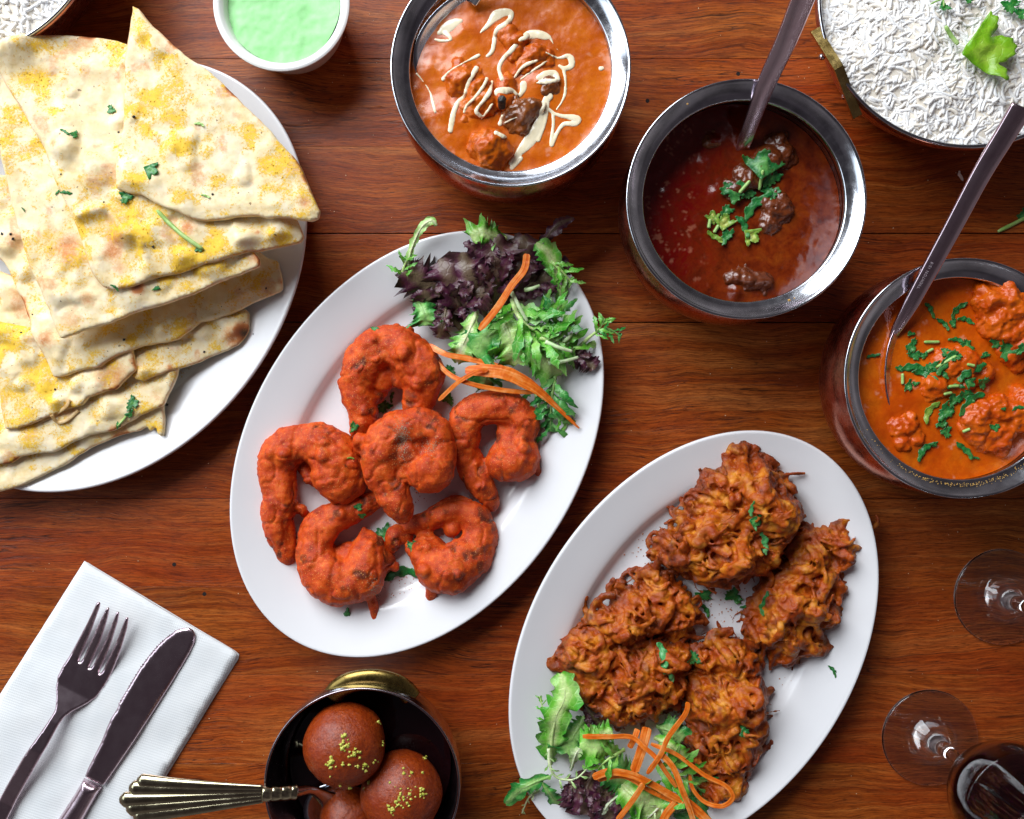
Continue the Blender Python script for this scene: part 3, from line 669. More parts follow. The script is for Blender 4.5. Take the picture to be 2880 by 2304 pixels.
# ------------------------------------------------------------------ liquids
def pool(name, c, r, z, mat, label, cat, amp=0.05, bumps=(), attrs=None, step=0.11, menisc=0.06, seed=1, parent=None, sc=0.7, fine=0.25):
    nr = int(r/step); V = [[c[0], c[1]]]; F = []; ring = []
    for i in range(1, nr+1):
        rr = r*i/nr; n = max(8, int(2*math.pi*rr/step)); a = np.linspace(0, 2*np.pi, n, endpoint=False)+(i % 2)*math.pi/n
        ring.append((len(V), n)); V += np.c_[c[0]+rr*np.cos(a), c[1]+rr*np.sin(a)].tolist()
    V = np.array(V)
    vs = [Vector(p) for p in V.tolist()]; rs = delaunay_2d_cdt(vs, [], [], 0, 1e-7)
    V = np.array([[p.x, p.y] for p in rs[0]]); F = [list(q) for q in rs[2]]
    a = V[F[0]]
    if np.cross(a[1]-a[0], a[2]-a[0]) < 0: F = [q[::-1] for q in F]
    d = r-np.hypot(V[:, 0]-c[0], V[:, 1]-c[1]); p = P3(V[:, 0], V[:, 1])
    zz = z+amp*fbm(p, sc, 4, seed)+amp*fine*fbm(p, 0.25, 2, seed+9)+menisc*np.exp(-d/0.15)
    for (bx, by, br, bh) in bumps:
        q = np.hypot(V[:, 0]-bx, V[:, 1]-by)/br; zz = zz+bh*np.exp(-q*q*1.2)*(1+0.35*fbm(p, 0.5, 3, seed+3))
    o = mesh(name, np.c_[V, zz], F, mat, parent, attrs={k: f(V, d) for k, f in (attrs or {}).items()})
    if parent is None: tag(o, label, cat)
    register(np.c_[V, zz], F); return o
S1 = m_sauce('creamy_orange_curry', [(0.3, '#b04804'), (0.5, '#cc6208'), (0.72, '#d87414')], 0.6, 0.20)
S2 = m_sauce('dark_red_curry', [(0.3, '#4c1002'), (0.5, '#742806'), (0.75, '#8c400c')], 0.9, 0.10, oil='#6c0602', bump=0.25)
S3 = m_sauce('orange_chicken_curry', [(0.3, '#b43e02'), (0.5, '#cc5804'), (0.72, '#da700c')], 0.5, 0.14)
z1 = Z(1050, 0, 0.371); z2 = Z(1700, 180, 0.429); z6 = Z(2200, 680, 0.4313)
def froth_gloss(seed, thr):
    return lambda V, d: sstep(thr, thr+0.12, fbm(P3(V[:, 0], V[:, 1]), 0.7, 4, seed, 0.65)+0.18*np.exp(-d/0.6))
bump1 = [(*W(*z1(x, y), 5.9), r, h) for x, y, r, h in ((690, 260, 0.9, .15), (640, 540, 1.0, .2), (700, 900, 1.6, .25), (1250, 620, .9, .2), (430, 500, .8, .12), (520, 840, .6, .2))]
pool('creamy_curry', B1, 5.74, 5.85, S1, 'creamy orange curry filling the top centre metal bowl', 'curry', 0.04, bump1, {'froth_gloss': froth_gloss(4, 0.38)}, seed=3)
oilf = lambda V, d: sstep(4.0, -5.0, (V[:, 0]-B2[0])-0.25*(V[:, 1]-B2[1]))*0.75+0.25*np.exp(-d/0.5)
bump2 = [(*W(*z2(x, y), 4.0), r, h) for x, y, r, h in ((700, 510, .45, .25), (640, 660, .5, .15), (740, 850, .5, .15), (860, 1490, .5, .25), (400, 850, 0.3, .06))]
pool('dark_curry', B2, 6.25, 4.05, S2, 'dark red brown curry with an oily red surface in the middle right bowl', 'curry', 0.05, bump2, {'oil': oilf, 'froth_gloss': lambda V, d: 0.55*sstep(0.30, 0.45, fbm(P3(V[:, 0], V[:, 1]), 0.35, 4, 8, 0.7))*sstep(-1.0, -3.0, V[:, 0]-B2[0])}, seed=11)
bump3 = [(*W(*z6(x, y), 5.7), r, h) for x, y, r, h in ((1000, 930, 1.2, .3), (850, 1330, .6, .2), (1200, 1000, 1.6, .3), (1300, 700, 1.2, .2))]
pool('chicken_curry', B3, 5.86, 5.55, S3, 'smooth orange curry sauce in the bowl at the right edge', 'curry', 0.05, bump3, {'froth_gloss': froth_gloss(6, 0.42)}, seed=21)
SAUCE = m_sauce('green_yoghurt_sauce', [(0.3, '#88d080'), (0.5, '#98dc90'), (0.7, '#a4e29c')], 0.4, 0.45, bump=0.06, coat=0.0)
pool('green_sauce', (ccx, ccy), ccr-0.66, 3.25, SAUCE, 'pale mint green sauce filling the white ramekin', 'sauce', 0.30, (), {'froth_gloss': lambda V, d: np.zeros(len(V))}, seed=31, sc=2.6, fine=0.03, menisc=0.02)
SYR = M('dark_syrup').done('#16060a', 0.06, None, Specular_IOR_Level=0.5)
pool('sugar_syrup', (dx, dy), rD-0.75, 1.7, SYR, 'dark clear syrup around the two dough balls', 'syrup', 0.015, (), None, seed=41, step=0.2)

# ------------------------------------------------------------------ lumps in the sauces
def lump(name, parts, mat, label, cat, voxel=0.09, amp=0.08, sc=0.6, seed=1, group=None, fine=0.02, attrs=None, smooth=2, kind=None):
    V, F, N = fuse(parts, voxel, smooth)
    dsp = amp*fbm(V, sc, 4, seed)+fine*fbm(V, 0.16, 2, seed+7); V = V+N*dsp[:, None]
    at = {k: f(V, N, dsp) for k, f in (attrs or {}).items()}
    o = tag(mesh(name, V, F, mat, attrs=at), label, cat, group, kind); register(V, F); return o
CH1 = m_simple('curry_coated_chicken', '#b04004', '#d06c10', 1.2, 0.28, 0.5, 5, 0.05, Specular_IOR_Level=0.4)
CH2 = m_simple('dark_stewed_meat', '#4a1c0a', '#7a3a18', 1.5, 0.18, 0.7, 5, 0.06, Coat_Weight=0.5, Coat_Roughness=0.08)
CH3 = m_simple('orange_chicken', '#b83c02', '#d4640c', 1.2, 0.28, 0.5, 6, 0.05, Specular_IOR_Level=0.4)
CHB = m_simple('browned_chicken', '#5a2c10', '#9a5420', 1.4, 0.24, 0.5, 6, 0.05, Coat_Weight=0.4, Coat_Roughness=0.12)
def chunk(z, pts, h, mat, label, seed, group, amp=0.10, boxy=0, cat='curried meat'):
    """pts: (x, y, radius) in the enlarged crop"""
    rng = np.random.default_rng(seed); parts = []; sc = z(1, 0)[0]-z(0, 0)[0]
    for x, y, r, *rest in pts:
        rc = R(r*sc, h)*(1.4 if z is z2 else 1.32 if z is z6 else 1.2); up = rest[0] if rest else 0.35; up = up*0.75
        c = np.array([*W(*z(x, y), h+rc*up*0.5), h+rc*(up-0.5)]); parts.append(ellipsoid(c, (rc, rc*0.9, rc*0.8), rng.uniform(0, 3), 14, 10))
        for k in range(3):
            a = rng.uniform(0, 6.28); parts.append(ellipsoid(c+np.array([math.cos(a), math.sin(a), rng.uniform(-.3, .2)])*rc*0.4, (rc*.8, rc*.5, rc*.6), a, 12, 8))
    lump('meat_chunk', parts, mat, label, cat, 0.08, amp*3.0, 0.7, seed, group, 0.04, None, 2)
g1 = 'chunks in the creamy curry'; g2 = 'chunks in the dark curry'; g3 = 'chunks in the chicken curry'
chunk(z1, [(880, 1110, 130, .9), (900, 1200, 110, .5), (820, 1130, 90, .6)], 5.9, CH1, 'orange lump against the lower rim of the creamy curry bowl', 1, g1)
chunk(z1, [(680, 600, 130, .3), (780, 680, 120, .35), (850, 760, 110, .35), (740, 800, 110, .25)], 5.9, CH1, 'largest cream striped chunk left of the dark clove', 2, g1)
chunk(z1, [(1020, 260, 80, .2), (1080, 310, 80, .25), (1090, 400, 80, .2)], 5.9, CH1, 'chunk near the top of the creamy curry below the cream blob', 3, g1)
chunk(z1, [(1210, 420, 100, .35), (1290, 430, 80, .3), (1150, 500, 80, .25)], 5.9, CH1, 'cream streaked chunk in the right half of the creamy curry', 4, g1)
chunk(z1, [(1090, 860, 120, .4), (1160, 830, 100, .4), (1080, 930, 90, .3)], 5.9, CHB, 'browned chunk right below the dark clove', 5, g1)
chunk(z1, [(1340, 640, 70, .35), (1320, 690, 50, .3)], 5.9, CHB, 'small chunk with a white cream cap in the right half', 6, g1)
chunk(z1, [(1000, 650, 80, .4), (980, 750, 70, .7)], 5.9, CH1, 'narrow chunk under the dark clove', 7, g1)
chunk(z1, [(510, 850, 50, .3), (700, 930, 60, .1)], 5.9, CH1, 'small lump near the left side of the creamy curry', 8, g1)
chunk(z2, [(1180, 590, 75, .3), (1100, 620, 80, .35), (1020, 680, 80, .35), (940, 740, 75, .3), (1120, 500, 60, .2), (850, 820, 70, .2)], 4.1, CH2, 'longest piece of meat below the spoon in the dark curry', 9, g2)
chunk(z2, [(1110, 930, 80, .35), (1160, 950, 80, .3), (1090, 1040, 70, .2)], 4.1, CH2, 'rounded glossy piece of meat right of centre in the dark curry', 10, g2)
chunk(z2, [(870, 1390, 55, .3), (950, 1410, 60, .4), (1030, 1430, 60, .35), (920, 1370, 50, .3)], 4.1, CH2, 'piece of meat near the lower rim of the dark curry', 11, g2)
chunk(z2, [(705, 500, 45, .2)], 4.1, CHB, 'small brown lump upper left in the dark curry', 12, g2)
chunk(z6, [(1380, 400, 110, .9), (1480, 420, 130, .9), (1560, 480, 130, .8), (1380, 500, 100, .7), (1480, 560, 110, .7), (1600, 640, 120, .5)], 5.6, CH3, 'large folded orange chicken piece at the upper right of its bowl', 13, g3, 0.13)
chunk(z6, [(1100, 800, 90, .5), (1200, 790, 90, .6), (1290, 850, 80, .5), (1000, 930, 100, .3), (1180, 900, 90, .4)], 5.6, CH3, 'chicken piece in the centre under the chopped coriander', 14, g3)
chunk(z6, [(1300, 1140, 110, .5), (1420, 1120, 110, .6), (1540, 1120, 120, .6), (1280, 1240, 90, .2), (1420, 1240, 110, .4)], 5.6, CH3, 'broad chicken piece at the lower right of its bowl', 15, g3, 0.13)
chunk(z6, [(760, 1220, 60, .25), (820, 1200, 60, .25), (780, 1310, 50, .2), (880, 1270, 50, .2)], 5.6, CH3, 'half sunk chicken piece at the lower left of its bowl', 16, g3)
chunk(z6, [(1480, 740, 70, .5), (1530, 800, 50, .4)], 5.6, CH3, 'small chicken piece below the large folded one', 17, g3)
V, F = tube(np.array([[*W(*z1(975, 800), 7.0), 6.6], [*W(*z1(975, 745), 7.2), 7.15]]), [0.2, 0.24], 12); V2, F2 = sphere([*W(*z1(975, 750), 7.2), 7.15], 0.24, 10, 7, 0.5)
V, F, N = fuse([(V, F), (V2, F2)], 0.04, 1); V = V+N*(0.03*fbm(V, 0.12, 2, 3))[:, None]
tag(mesh('clove', V, F, m_simple('black_clove', '#0c0806', '#2a201c', 4, 0.5)), 'black clove standing on the cream in the orange curry', 'spice'); register(V, F)

# gulab jamun
GJ = M('syrup_soaked_dough'); _n = GJ.noise(4.5, 5, 0.8)
GJm = GJ.done(GJ.mix(GJ.ramp(GJ.noise(0.5, 3), [(0.35, 0.0), (0.7, 0.6)]), GJ.ramp(_n, [(0.32, '#6a1c04'), (0.66, '#b04c14')]), '#882808'), GJ.ramp(GJ.noise(4, 3), [(0.3, 0.22), (0.7, 0.42)]),
              GJ.bump(GJ.noise(7, 4, 0.7), 0.9, 0.06), Specular_IOR_Level=0.5, Coat_Weight=0.12, Coat_Roughness=0.25, Subsurface_Weight=0.05, Subsurface_Radius=(0.004, 0.001, 0.0004), Subsurface_Scale=0.5)
GR = {}
for px, py, zc, lab, k in ((970, 2093, 4.0, 'brown syrup soaked dough ball on the left, topped with pistachio', 1), (1130, 2227, 3.1, 'brown syrup soaked dough ball on the right, topped with pistachio', 2), (985, 2304, 2.1, 'third ball, standing in for a dough ball mirrored in the spoon', 3)):  # third ball is added where the spoon would reflect a dough ball
    c = [*W(px, py, zc), zc]; V, F = sphere(c, 2.42 if k < 3 else 1.9, 90, 60, 0.93); q = 0.11*fbm(V, 1.8, 3, k)+0.02*fbm(V, 0.22, 2, k+4); n = V-np.array(c); n /= np.linalg.norm(n, axis=1)[:, None]
    V = V+n*q[:, None]; o = tag(mesh('dough_ball', V, F, GJm), lab, 'sweet', 'gulab jamun in the dessert bowl'); register(V, F)
PIST = m_simple('chopped_pistachio', '#a8b030', '#d8d468', 3, 0.6)
z4 = Z(300, 1850, 0.5102)
def crumbs(name, pts, size, mat, label, cat, seed=0, flat=0.7):
    rng = np.random.default_rng(seed); parts = []
    for p in pts:
        s = size*rng.uniform(0.5, 1.3); ico = np.array([[1, 0, 0], [-1, 0, 0], [0, 1, 0], [0, -1, 0], [0, 0, 1], [0, 0, -1]], float)*rng.uniform(0.6, 1.2, (6, 1))*[1, 1, flat]*s
        a = rng.uniform(0, 6.28); ico = ico@np.array([[math.cos(a), -math.sin(a), 0], [math.sin(a), math.cos(a), 0], [0, 0, 1]]); f = [[0, 2, 4], [2, 1, 4], [1, 3, 4], [3, 0, 4], [2, 0, 5], [1, 2, 5], [3, 1, 5], [0, 3, 5]]
        parts.append((ico+np.asarray(p)+[0, 0, s*flat*0.4], f))
    V, F = join(parts); return tag(mesh(name, V, F, mat, smooth=False), label, cat, None, 'stuff')
rng = np.random.default_rng(5); pts = []
for x, y, s, n in ((1310, 450, 30, 9), (1330, 500, 40, 12), (1370, 540, 30, 8), (1220, 590, 30, 9), (1430, 605, 22, 9), (1390, 600, 16, 4), (1520, 470, 12, 3), (1480, 570, 16, 3), (1570, 835, 30, 12), (1620, 790, 40, 14), (1680, 735, 40, 10), (1745, 745, 25, 7), (1305, 590, 10, 2), (1440, 690, 8, 2), (1570, 690, 20, 2), (1640, 640, 60, 5), (1350, 650, 90, 6), (1500, 360, 20, 2), (1240, 560, 20, 4), (1760, 550, 14, 3)):
    for _ in range(n): pts.append(hit(*z4(x+rng.normal()*s*0.6, y+rng.normal()*s*0.6)))
crumbs('pistachio_crumbs', pts, 0.115, PIST, 'pale green chopped pistachio scattered over the dough balls', 'pistachio', 3)

# ------------------------------------------------------------------ rice
def rice(pn, label, n, zr, seed, clip):
    cx, cy, r = pn; rng = np.random.default_rng(seed); rr = r-0.38
    dome = lambda x, y: zr+0.9*(1-(((x-cx)**2+(y-cy)**2)/rr**2))+0.35*fbm(P3(x, y), 2.2, 3, seed)
    pts = []
    a = rng.uniform(0, 2*np.pi, n); q = np.sqrt(rng.uniform(0, 1, n)); x = cx+rr*0.985*q*np.cos(a); y = cy+rr*0.985*q*np.sin(a)
    z = dome(x, y)+rng.uniform(-0.08, 0.10, n); L = rng.uniform(0.65, 1.3, n); yaw = rng.uniform(0, 6.28, n); pit = rng.normal(0, 0.06, n); cur = rng.normal(0, 1.0, n)*0.9; rad = rng.uniform(0.085, 0.108, n)
    nk, nu = 9, 7; s = np.array([-.5, -.47, -.4, -.22, 0, .22, .4, .47, .5]); V = []; G = []
    prof = np.array([0.3, 0.68, 0.95, 1, 1, 1, 0.95, 0.68, 0.3]); ua = np.linspace(0, 2*np.pi, nu, endpoint=False)
    th = cur[:, None]*s[None]*2*0.8
    dxl = L[:, None]*s[None]*np.cos(th*0.5); dyl = L[:, None]*(s[None]**2)*np.sin(cur)[:, None]*0.9
    X = dxl*np.cos(pit)[:, None]; Zc = dxl*np.sin(pit)[:, None]-0.1*np.abs(s)[None]*L[:, None]*0.6
    cxw = x[:, None]+X*np.cos(yaw)[:, None]-dyl*np.sin(yaw)[:, None]; cyw = y[:, None]+X*np.sin(yaw)[:, None]+dyl*np.cos(yaw)[:, None]; czw = z[:, None]+Zc
    # keep inside the rim
    dd = np.hypot(cxw-cx, cyw-cy); k = np.minimum(1, rr*1.01/np.maximum(dd, 1e-6)); cxw = cx+(cxw-cx)*k; cyw = cy+(cyw-cy)*k
    C = np.stack([cxw, cyw, czw], 2); T = np.gradient(C, axis=1); T /= np.linalg.norm(T, axis=2)[..., None]+1e-9
    Nn = np.cross([0, 0, 1.0], T); Nn /= np.linalg.norm(Nn, axis=2)[..., None]+1e-9; Bb = np.cross(T, Nn)
    V = C[:, :, None]+(rad[:, None, None]*prof[None, :, None])[..., None]*(np.cos(ua)[None, None, :, None]*Nn[:, :, None]+np.sin(ua)[None, None, :, None]*Bb[:, :, None])
    V = V.reshape(-1, 3); f = []
    for i in range(nk-1):
        for j in range(nu): kk = (j+1) % nu; f.append([i*nu+j, i*nu+kk, (i+1)*nu+kk, (i+1)*nu+j])
    cap = [list(range(nu))[::-1], [(nk-1)*nu+j for j in range(nu)]]
    f = np.array(f); F = (f[None]+(np.arange(n)*nk*nu)[:, None, None]).reshape(-1, 4).tolist()
    for c_ in cap: F += (np.array(c_)[None]+(np.arange(n)*nk*nu)[:, None]).tolist()
    g = np.repeat(rng.uniform(0, 1, n), nk*nu)
    t = thing('rice', label, 'rice', (cx, cy, zr), None, 'stuff')
    mesh('grain', V, F, RICE, t, attrs={'g': g})['kind'] = 'stuff'
    # packed rice below the loose grains
    xs = []; st = 0.25
    for i in range(0, int(rr/st)+1):
        m = max(1, int(2*math.pi*i)); aa = np.linspace(0, 2*np.pi, m, endpoint=False); R0 = rr*i/int(rr/st) if i else 0
        xs += np.c_[cx+R0*np.cos(aa), cy+R0*np.sin(aa)].tolist()
    rs = delaunay_2d_cdt([Vector(p) for p in xs], [], [], 0, 1e-7); v = np.array([[p.x, p.y] for p in rs[0]]); F2 = [list(q_) for q_ in rs[2]]
    zz = dome(v[:, 0], v[:, 1])+0.065+0.06*fbm(P3(v[:, 0], v[:, 1]), 0.4, 2, 3)
    mesh('packed_rice', np.c_[v, zz], F2, RICE, t, attrs={'g': np.full(len(v), 0.0)})['kind'] = 'stuff'; register(np.c_[v, zz+0.25], F2)
rice(PAN, 'fluffy long grain white rice heaped in the top right pan', 5200, 5.25, 51, None)
rice(PAN2, 'white rice in the pan cut off by the top left corner', 3600, 5.25, 52, None)

# ------------------------------------------------------------------ flatbread
z7 = Z(0, 0, 0.4453); z8 = Z(0, 700, 0.4453)
def blur(a):
    p = np.pad(a, 1, 'edge'); return (p[:-2, 1:-1]+p[2:, 1:-1]+p[1:-1, :-2]+p[1:-1, 2:]+p[1:-1, 1:-1]*2)/6
def naan(poly_px, hg, label, seed, toast=(), spice=0.0, folds=(), thick=0.38, sag=0.002):
    poly = np.array([W(x, y, hg) for x, y in poly_px]); poly = rough_outline(poly, 0.12, 0.07, 0.8, seed)
    lo = poly.min(0)-0.5; hi = poly.max(0)+0.5; st = 0.4; xs = np.arange(lo[0], hi[0]+st, st); ys = np.arange(lo[1], hi[1]+st, st)
    Zg = np.array([[top_z(x, y) for x in xs] for y in ys]); gp = np.array([[x, y] for y in ys for x in xs]); ins = inside(gp, poly).reshape(Zg.shape)
    rest = np.where(ins, Zg, 0); B = np.full(Zg.shape, rest.max()*0.6+np.median(Zg[ins])*0.4)
    for _ in range(45): B = np.maximum(rest, blur(B)-sag)
    B = blur(B)+0.08
    def base(v):
        u = (v[:, 0]-xs[0])/st; w = (v[:, 1]-ys[0])/st; i = np.clip(u.astype(int), 0, len(xs)-2); j = np.clip(w.astype(int), 0, len(ys)-2); fu = u-i; fw = w-j
        return B[j, i]*(1-fu)*(1-fw)+B[j, i+1]*fu*(1-fw)+B[j+1, i]*(1-fu)*fw+B[j+1, i+1]*fu*fw
    def puff(v):
        p = P3(v[:, 0], v[:, 1]); a = fbm(p, 1.9, 3, seed+20); b = np.maximum(0, fbm(p, 1.7, 2, seed+30)-0.10); return 0.12*a+0.70*b+0.035*fbm(p, 0.45, 3, seed+5)
    def foldz(v):
        z = 0
        for (x0, y0, x1, y1, hgt, wd) in folds:
            a = np.array(W(x0, y0, hg)); b = np.array(W(x1, y1, hg)); L = np.linalg.norm(b-a); t = (v-a)@((b-a)/L)/L; n = np.array([-(b-a)[1], (b-a)[0]])/L; s = (v-a)@n
            z = z+hgt*np.exp(-(s/wd)**2)*sstep(-0.15, 0.1, t)*sstep(1.15, 0.9, t)
        return z
    tf = lambda v, d: base(v)+thick*(0.85+0.15*np.sqrt(np.clip(d/0.15, 0, 1)))+puff(v)*sstep(0, 0.7, d)+foldz(v)
    bf = lambda v, d: base(v)+0.0*d
    V, F, d = slab(poly, 0.125, tf, bf, seed, 0.3)
    v2 = V[:len(d), :2]; p = P3(v2[:, 0], v2[:, 1])
    spv = 0.8*fbm(p, 1.0, 4, seed+40, 0.7)+0.35*fbm(p, 5, 2, seed+41)+spice; sp = np.clip((spv+0.15)*1.3, 0, 1)
    to = 0.45*sstep(0.26, 0.5, fbm(p, 1.5, 3, seed+60))+0.50*np.exp(-d/0.10)*sstep(-0.5, 0.2, fbm(p, 2.0, 2, seed+70))
    for (tx, ty, tr, ta) in toast:
        c = np.array(W(tx, ty, hg)); q = np.hypot(*(v2-c).T)/R(tr, hg); to = np.maximum(to, ta*np.exp(-(q**2.5)))
    sp = sp*(1-np.clip(to, 0, 1)*0.6)
    n2 = len(d); side = np.full(n2, 0.12)
    o = tag(mesh('flatbread', V, F, NAAN, attrs={'spice': np.r_[sp, side*0], 'toast': np.r_[np.clip(to, 0, 1), side*1.2]}), label, 'flatbread', 'pieces of yellow dusted flatbread on the large plate')
    sm = np.array([len(p_.vertices) == 3 for p_ in o.data.polygons]); o.data.polygons.foreach_set('use_smooth', sm)
    register(V, F)
    # loose grains of the yellow spice
    idx = np.where(sp > 0.55)[0]; rng = np.random.default_rng(seed); k = min(len(idx), int(len(idx)*0.16)); 
    if k > 5:
        pk = rng.choice(idx, k, replace=False); g = V[pk]+np.c_[rng.uniform(-.05, .05, (k, 2)), np.zeros(k)]; SPICE.extend(g.tolist())
    return V
SPICE = []
P8 = [(-120, 1180), (60, 1190), (300, 1120), (474, 1130), (476, 1180), (475, 1229), (462, 1222), (455, 1200), (437, 1212), (430, 1200), (400, 1214), (387, 1216), (350, 1226), (312, 1239), (275, 1258), (245, 1275), (215, 1295), (187, 1312), (155, 1328), (125, 1342), (85, 1362), (50, 1374), (0, 1384), (-60, 1400), (-150, 1380)]
P7 = [(-120, 980), (0, 1040), (200, 1080), (400, 1020), (509, 1035), (506, 1060), (490, 1095), (478, 1125), (470, 1142), (430, 1160), (378, 1185), (340, 1206), (312, 1217), (270, 1222), (223, 1241), (169, 1271), (120, 1275), (80, 1284), (50, 1300), (20, 1302), (-60, 1318), (-150, 1250)]
P6 = [(-120, 860), (-20, 900), (200, 940), (380, 980), (395, 1040), (365, 1070), (335, 1098), (310, 1100), (262, 1118), (243, 1140), (200, 1150), (150, 1172), (100, 1192), (60, 1206), (30, 1206), (22, 1160), (10, 1100), (-2, 1050), (-30, 1000), (-120, 960)]
P5 = [(-120, 720), (100, 800), (500, 830), (690, 870), (701, 882), (700, 910), (696, 935), (684, 955), (668, 972), (640, 985), (600, 1002), (560, 1018), (520, 1034), (489, 1044), (450, 1058), (415, 1072), (392, 1066), (370, 1040), (340, 1010), (200, 1010), (60, 960), (-120, 900)]
P4 = [(-120, 470), (0, 488), (38, 470), (60, 500), (300, 560), (700, 690), (750, 725), (774, 732), (782, 765), (788, 808), (780, 818), (740, 834), (700, 850), (650, 880), (600, 896), (560, 905), (525, 933), (500, 955), (440, 966), (390, 978), (330, 1004), (290, 1030), (240, 1043), (190, 1058), (160, 1060), (148, 1030), (130, 1000), (118, 975), (100, 940), (92, 915), (70, 880), (60, 850), (40, 815), (28, 790), (15, 760), (0, 735), (-120, 640)]
P3_ = [(-120, 190), (0, 215), (22, 210), (40, 225), (200, 300), (500, 560), (700, 680), (750, 742), (748, 758), (700, 778), (640, 800), (570, 832), (520, 850), (460, 870), (400, 888), (330, 915), (260, 938), (203, 958), (196, 945), (182, 910), (170, 880), (150, 830), (128, 780), (112, 745), (100, 700), (90, 660), (78, 620), (70, 590), (60, 540), (50, 500), (40, 450), (20, 400), (6, 360), (-10, 330), (-120, 300)]
P2 = [(10, 172), (28, 165), (50, 150), (80, 140), (110, 132), (150, 124), (190, 118), (250, 118), (300, 122), (345, 130), (380, 140), (560, 280), (760, 480), (840, 620), (860, 672), (850, 690), (820, 697), (780, 705), (730, 715), (700, 722), (650, 740), (600, 755), (560, 765), (520, 778), (480, 786), (450, 797), (400, 814), (345, 824), (318, 815), (300, 795), (285, 760), (270, 720), (255, 680), (242, 645), (222, 600), (200, 555), (184, 520), (170, 480), (160, 440), (145, 415), (125, 385), (110, 355), (90, 318), (70, 292), (52, 262), (40, 235), (28, 210), (18, 195)]
P1 = [(385, 32), (400, 38), (420, 62), (445, 90), (470, 112), (500, 140), (530, 165), (565, 190), (600, 215), (630, 240), (665, 275), (700, 308), (730, 340), (765, 375), (800, 415), (830, 445), (850, 475), (865, 510), (880, 545), (895, 575), (905, 603), (900, 622), (880, 628), (850, 624), (815, 616), (790, 618), (760, 620), (730, 613), (700, 612), (670, 617), (640, 624), (600, 627), (565, 626), (540, 618), (510, 604), (480, 592), (455, 582), (435, 566), (415, 555), (380, 552), (345, 540), (343, 500), (343, 440), (350, 400), (360, 370), (360, 300), (363, 240), (362, 190), (370, 130), (376, 80)]
naan(P8, 1.4, 'lowest flatbread piece with a torn pale tip, nearest the lower plate rim', 1, spice=0.10)
naan(P7, 1.9, 'flatbread piece second from the bottom of the fan, carrying a coriander sprig', 2, spice=0.16, toast=[(455, 1115, 25, .4)])
naan(P5, 2.2, 'flatbread strip with a blackened blister at its right end', 3, spice=0.16, toast=[(690, 938, 34, 1.0), (660, 950, 40, .6), (490, 1035, 14, .6), (120, 1150, 10, .5), (370, 1040, 45, .7)])
naan(P6, 2.6, 'flatbread piece with a sharp lower left corner and onion shreds under it', 4, spice=0.12, toast=[(0, 1140, 40, .6), (330, 1060, 60, .55)], folds=[(0, 1010, 60, 1060, 0.25, 0.5)])
naan(P4, 3.1, 'broad flatbread slice in the middle of the fan with a cut right end', 5, spice=0.12, toast=[(145, 955, 36, .55), (668, 825, 30, .45), (785, 790, 16, .5)])
naan(P3_, 3.6, 'flatbread slice third from the top with browned patches on its left side', 6, spice=0.08, toast=[(225, 715, 65, .6), (270, 730, 40, .5), (280, 850, 26, .5), (235, 905, 40, .45), (155, 795, 26, .5), (420, 820, 22, .9), (15, 275, 18, .55), (150, 640, 14, .3)], folds=[(40, 450, 30, 560, 0.15, 0.4)])
naan(P2, 4.1, 'second highest flatbread piece with a small folded flap at its lower left', 7, spice=0.04, toast=[(360, 680, 50, .62), (350, 720, 40, .6), (365, 765, 26, .5), (555, 655, 30, .6), (285, 325, 26, .4), (192, 428, 18, .55), (740, 665, 9, .6), (620, 680, 8, .5)], folds=[(250, 625, 330, 600, 0.45, 0.35), (330, 600, 430, 700, 0.25, 0.3), (430, 700, 455, 790, 0.18, 0.3), (150, 200, 360, 210, 0.25, 0.9)])
naan(P1, 5.2, 'topmost flatbread triangle with a pointed tip overhanging the plate rim', 8, spice=0.10, toast=[(865, 575, 24, .58), (820, 510, 30, .25), (610, 295, 14, .35), (510, 135, 18, .35), (650, 250, 12, .4), (440, 590, 40, .25)], folds=[(400, 430, 560, 600, 0.10, 0.4)])
crumbs('spice_grains', SPICE, 0.045, m_simple('yellow_spice', '#e0a810', '#f6d040', 6, 0.6), 'grains of yellow spice dusted over the flatbreads', 'spice', 9)
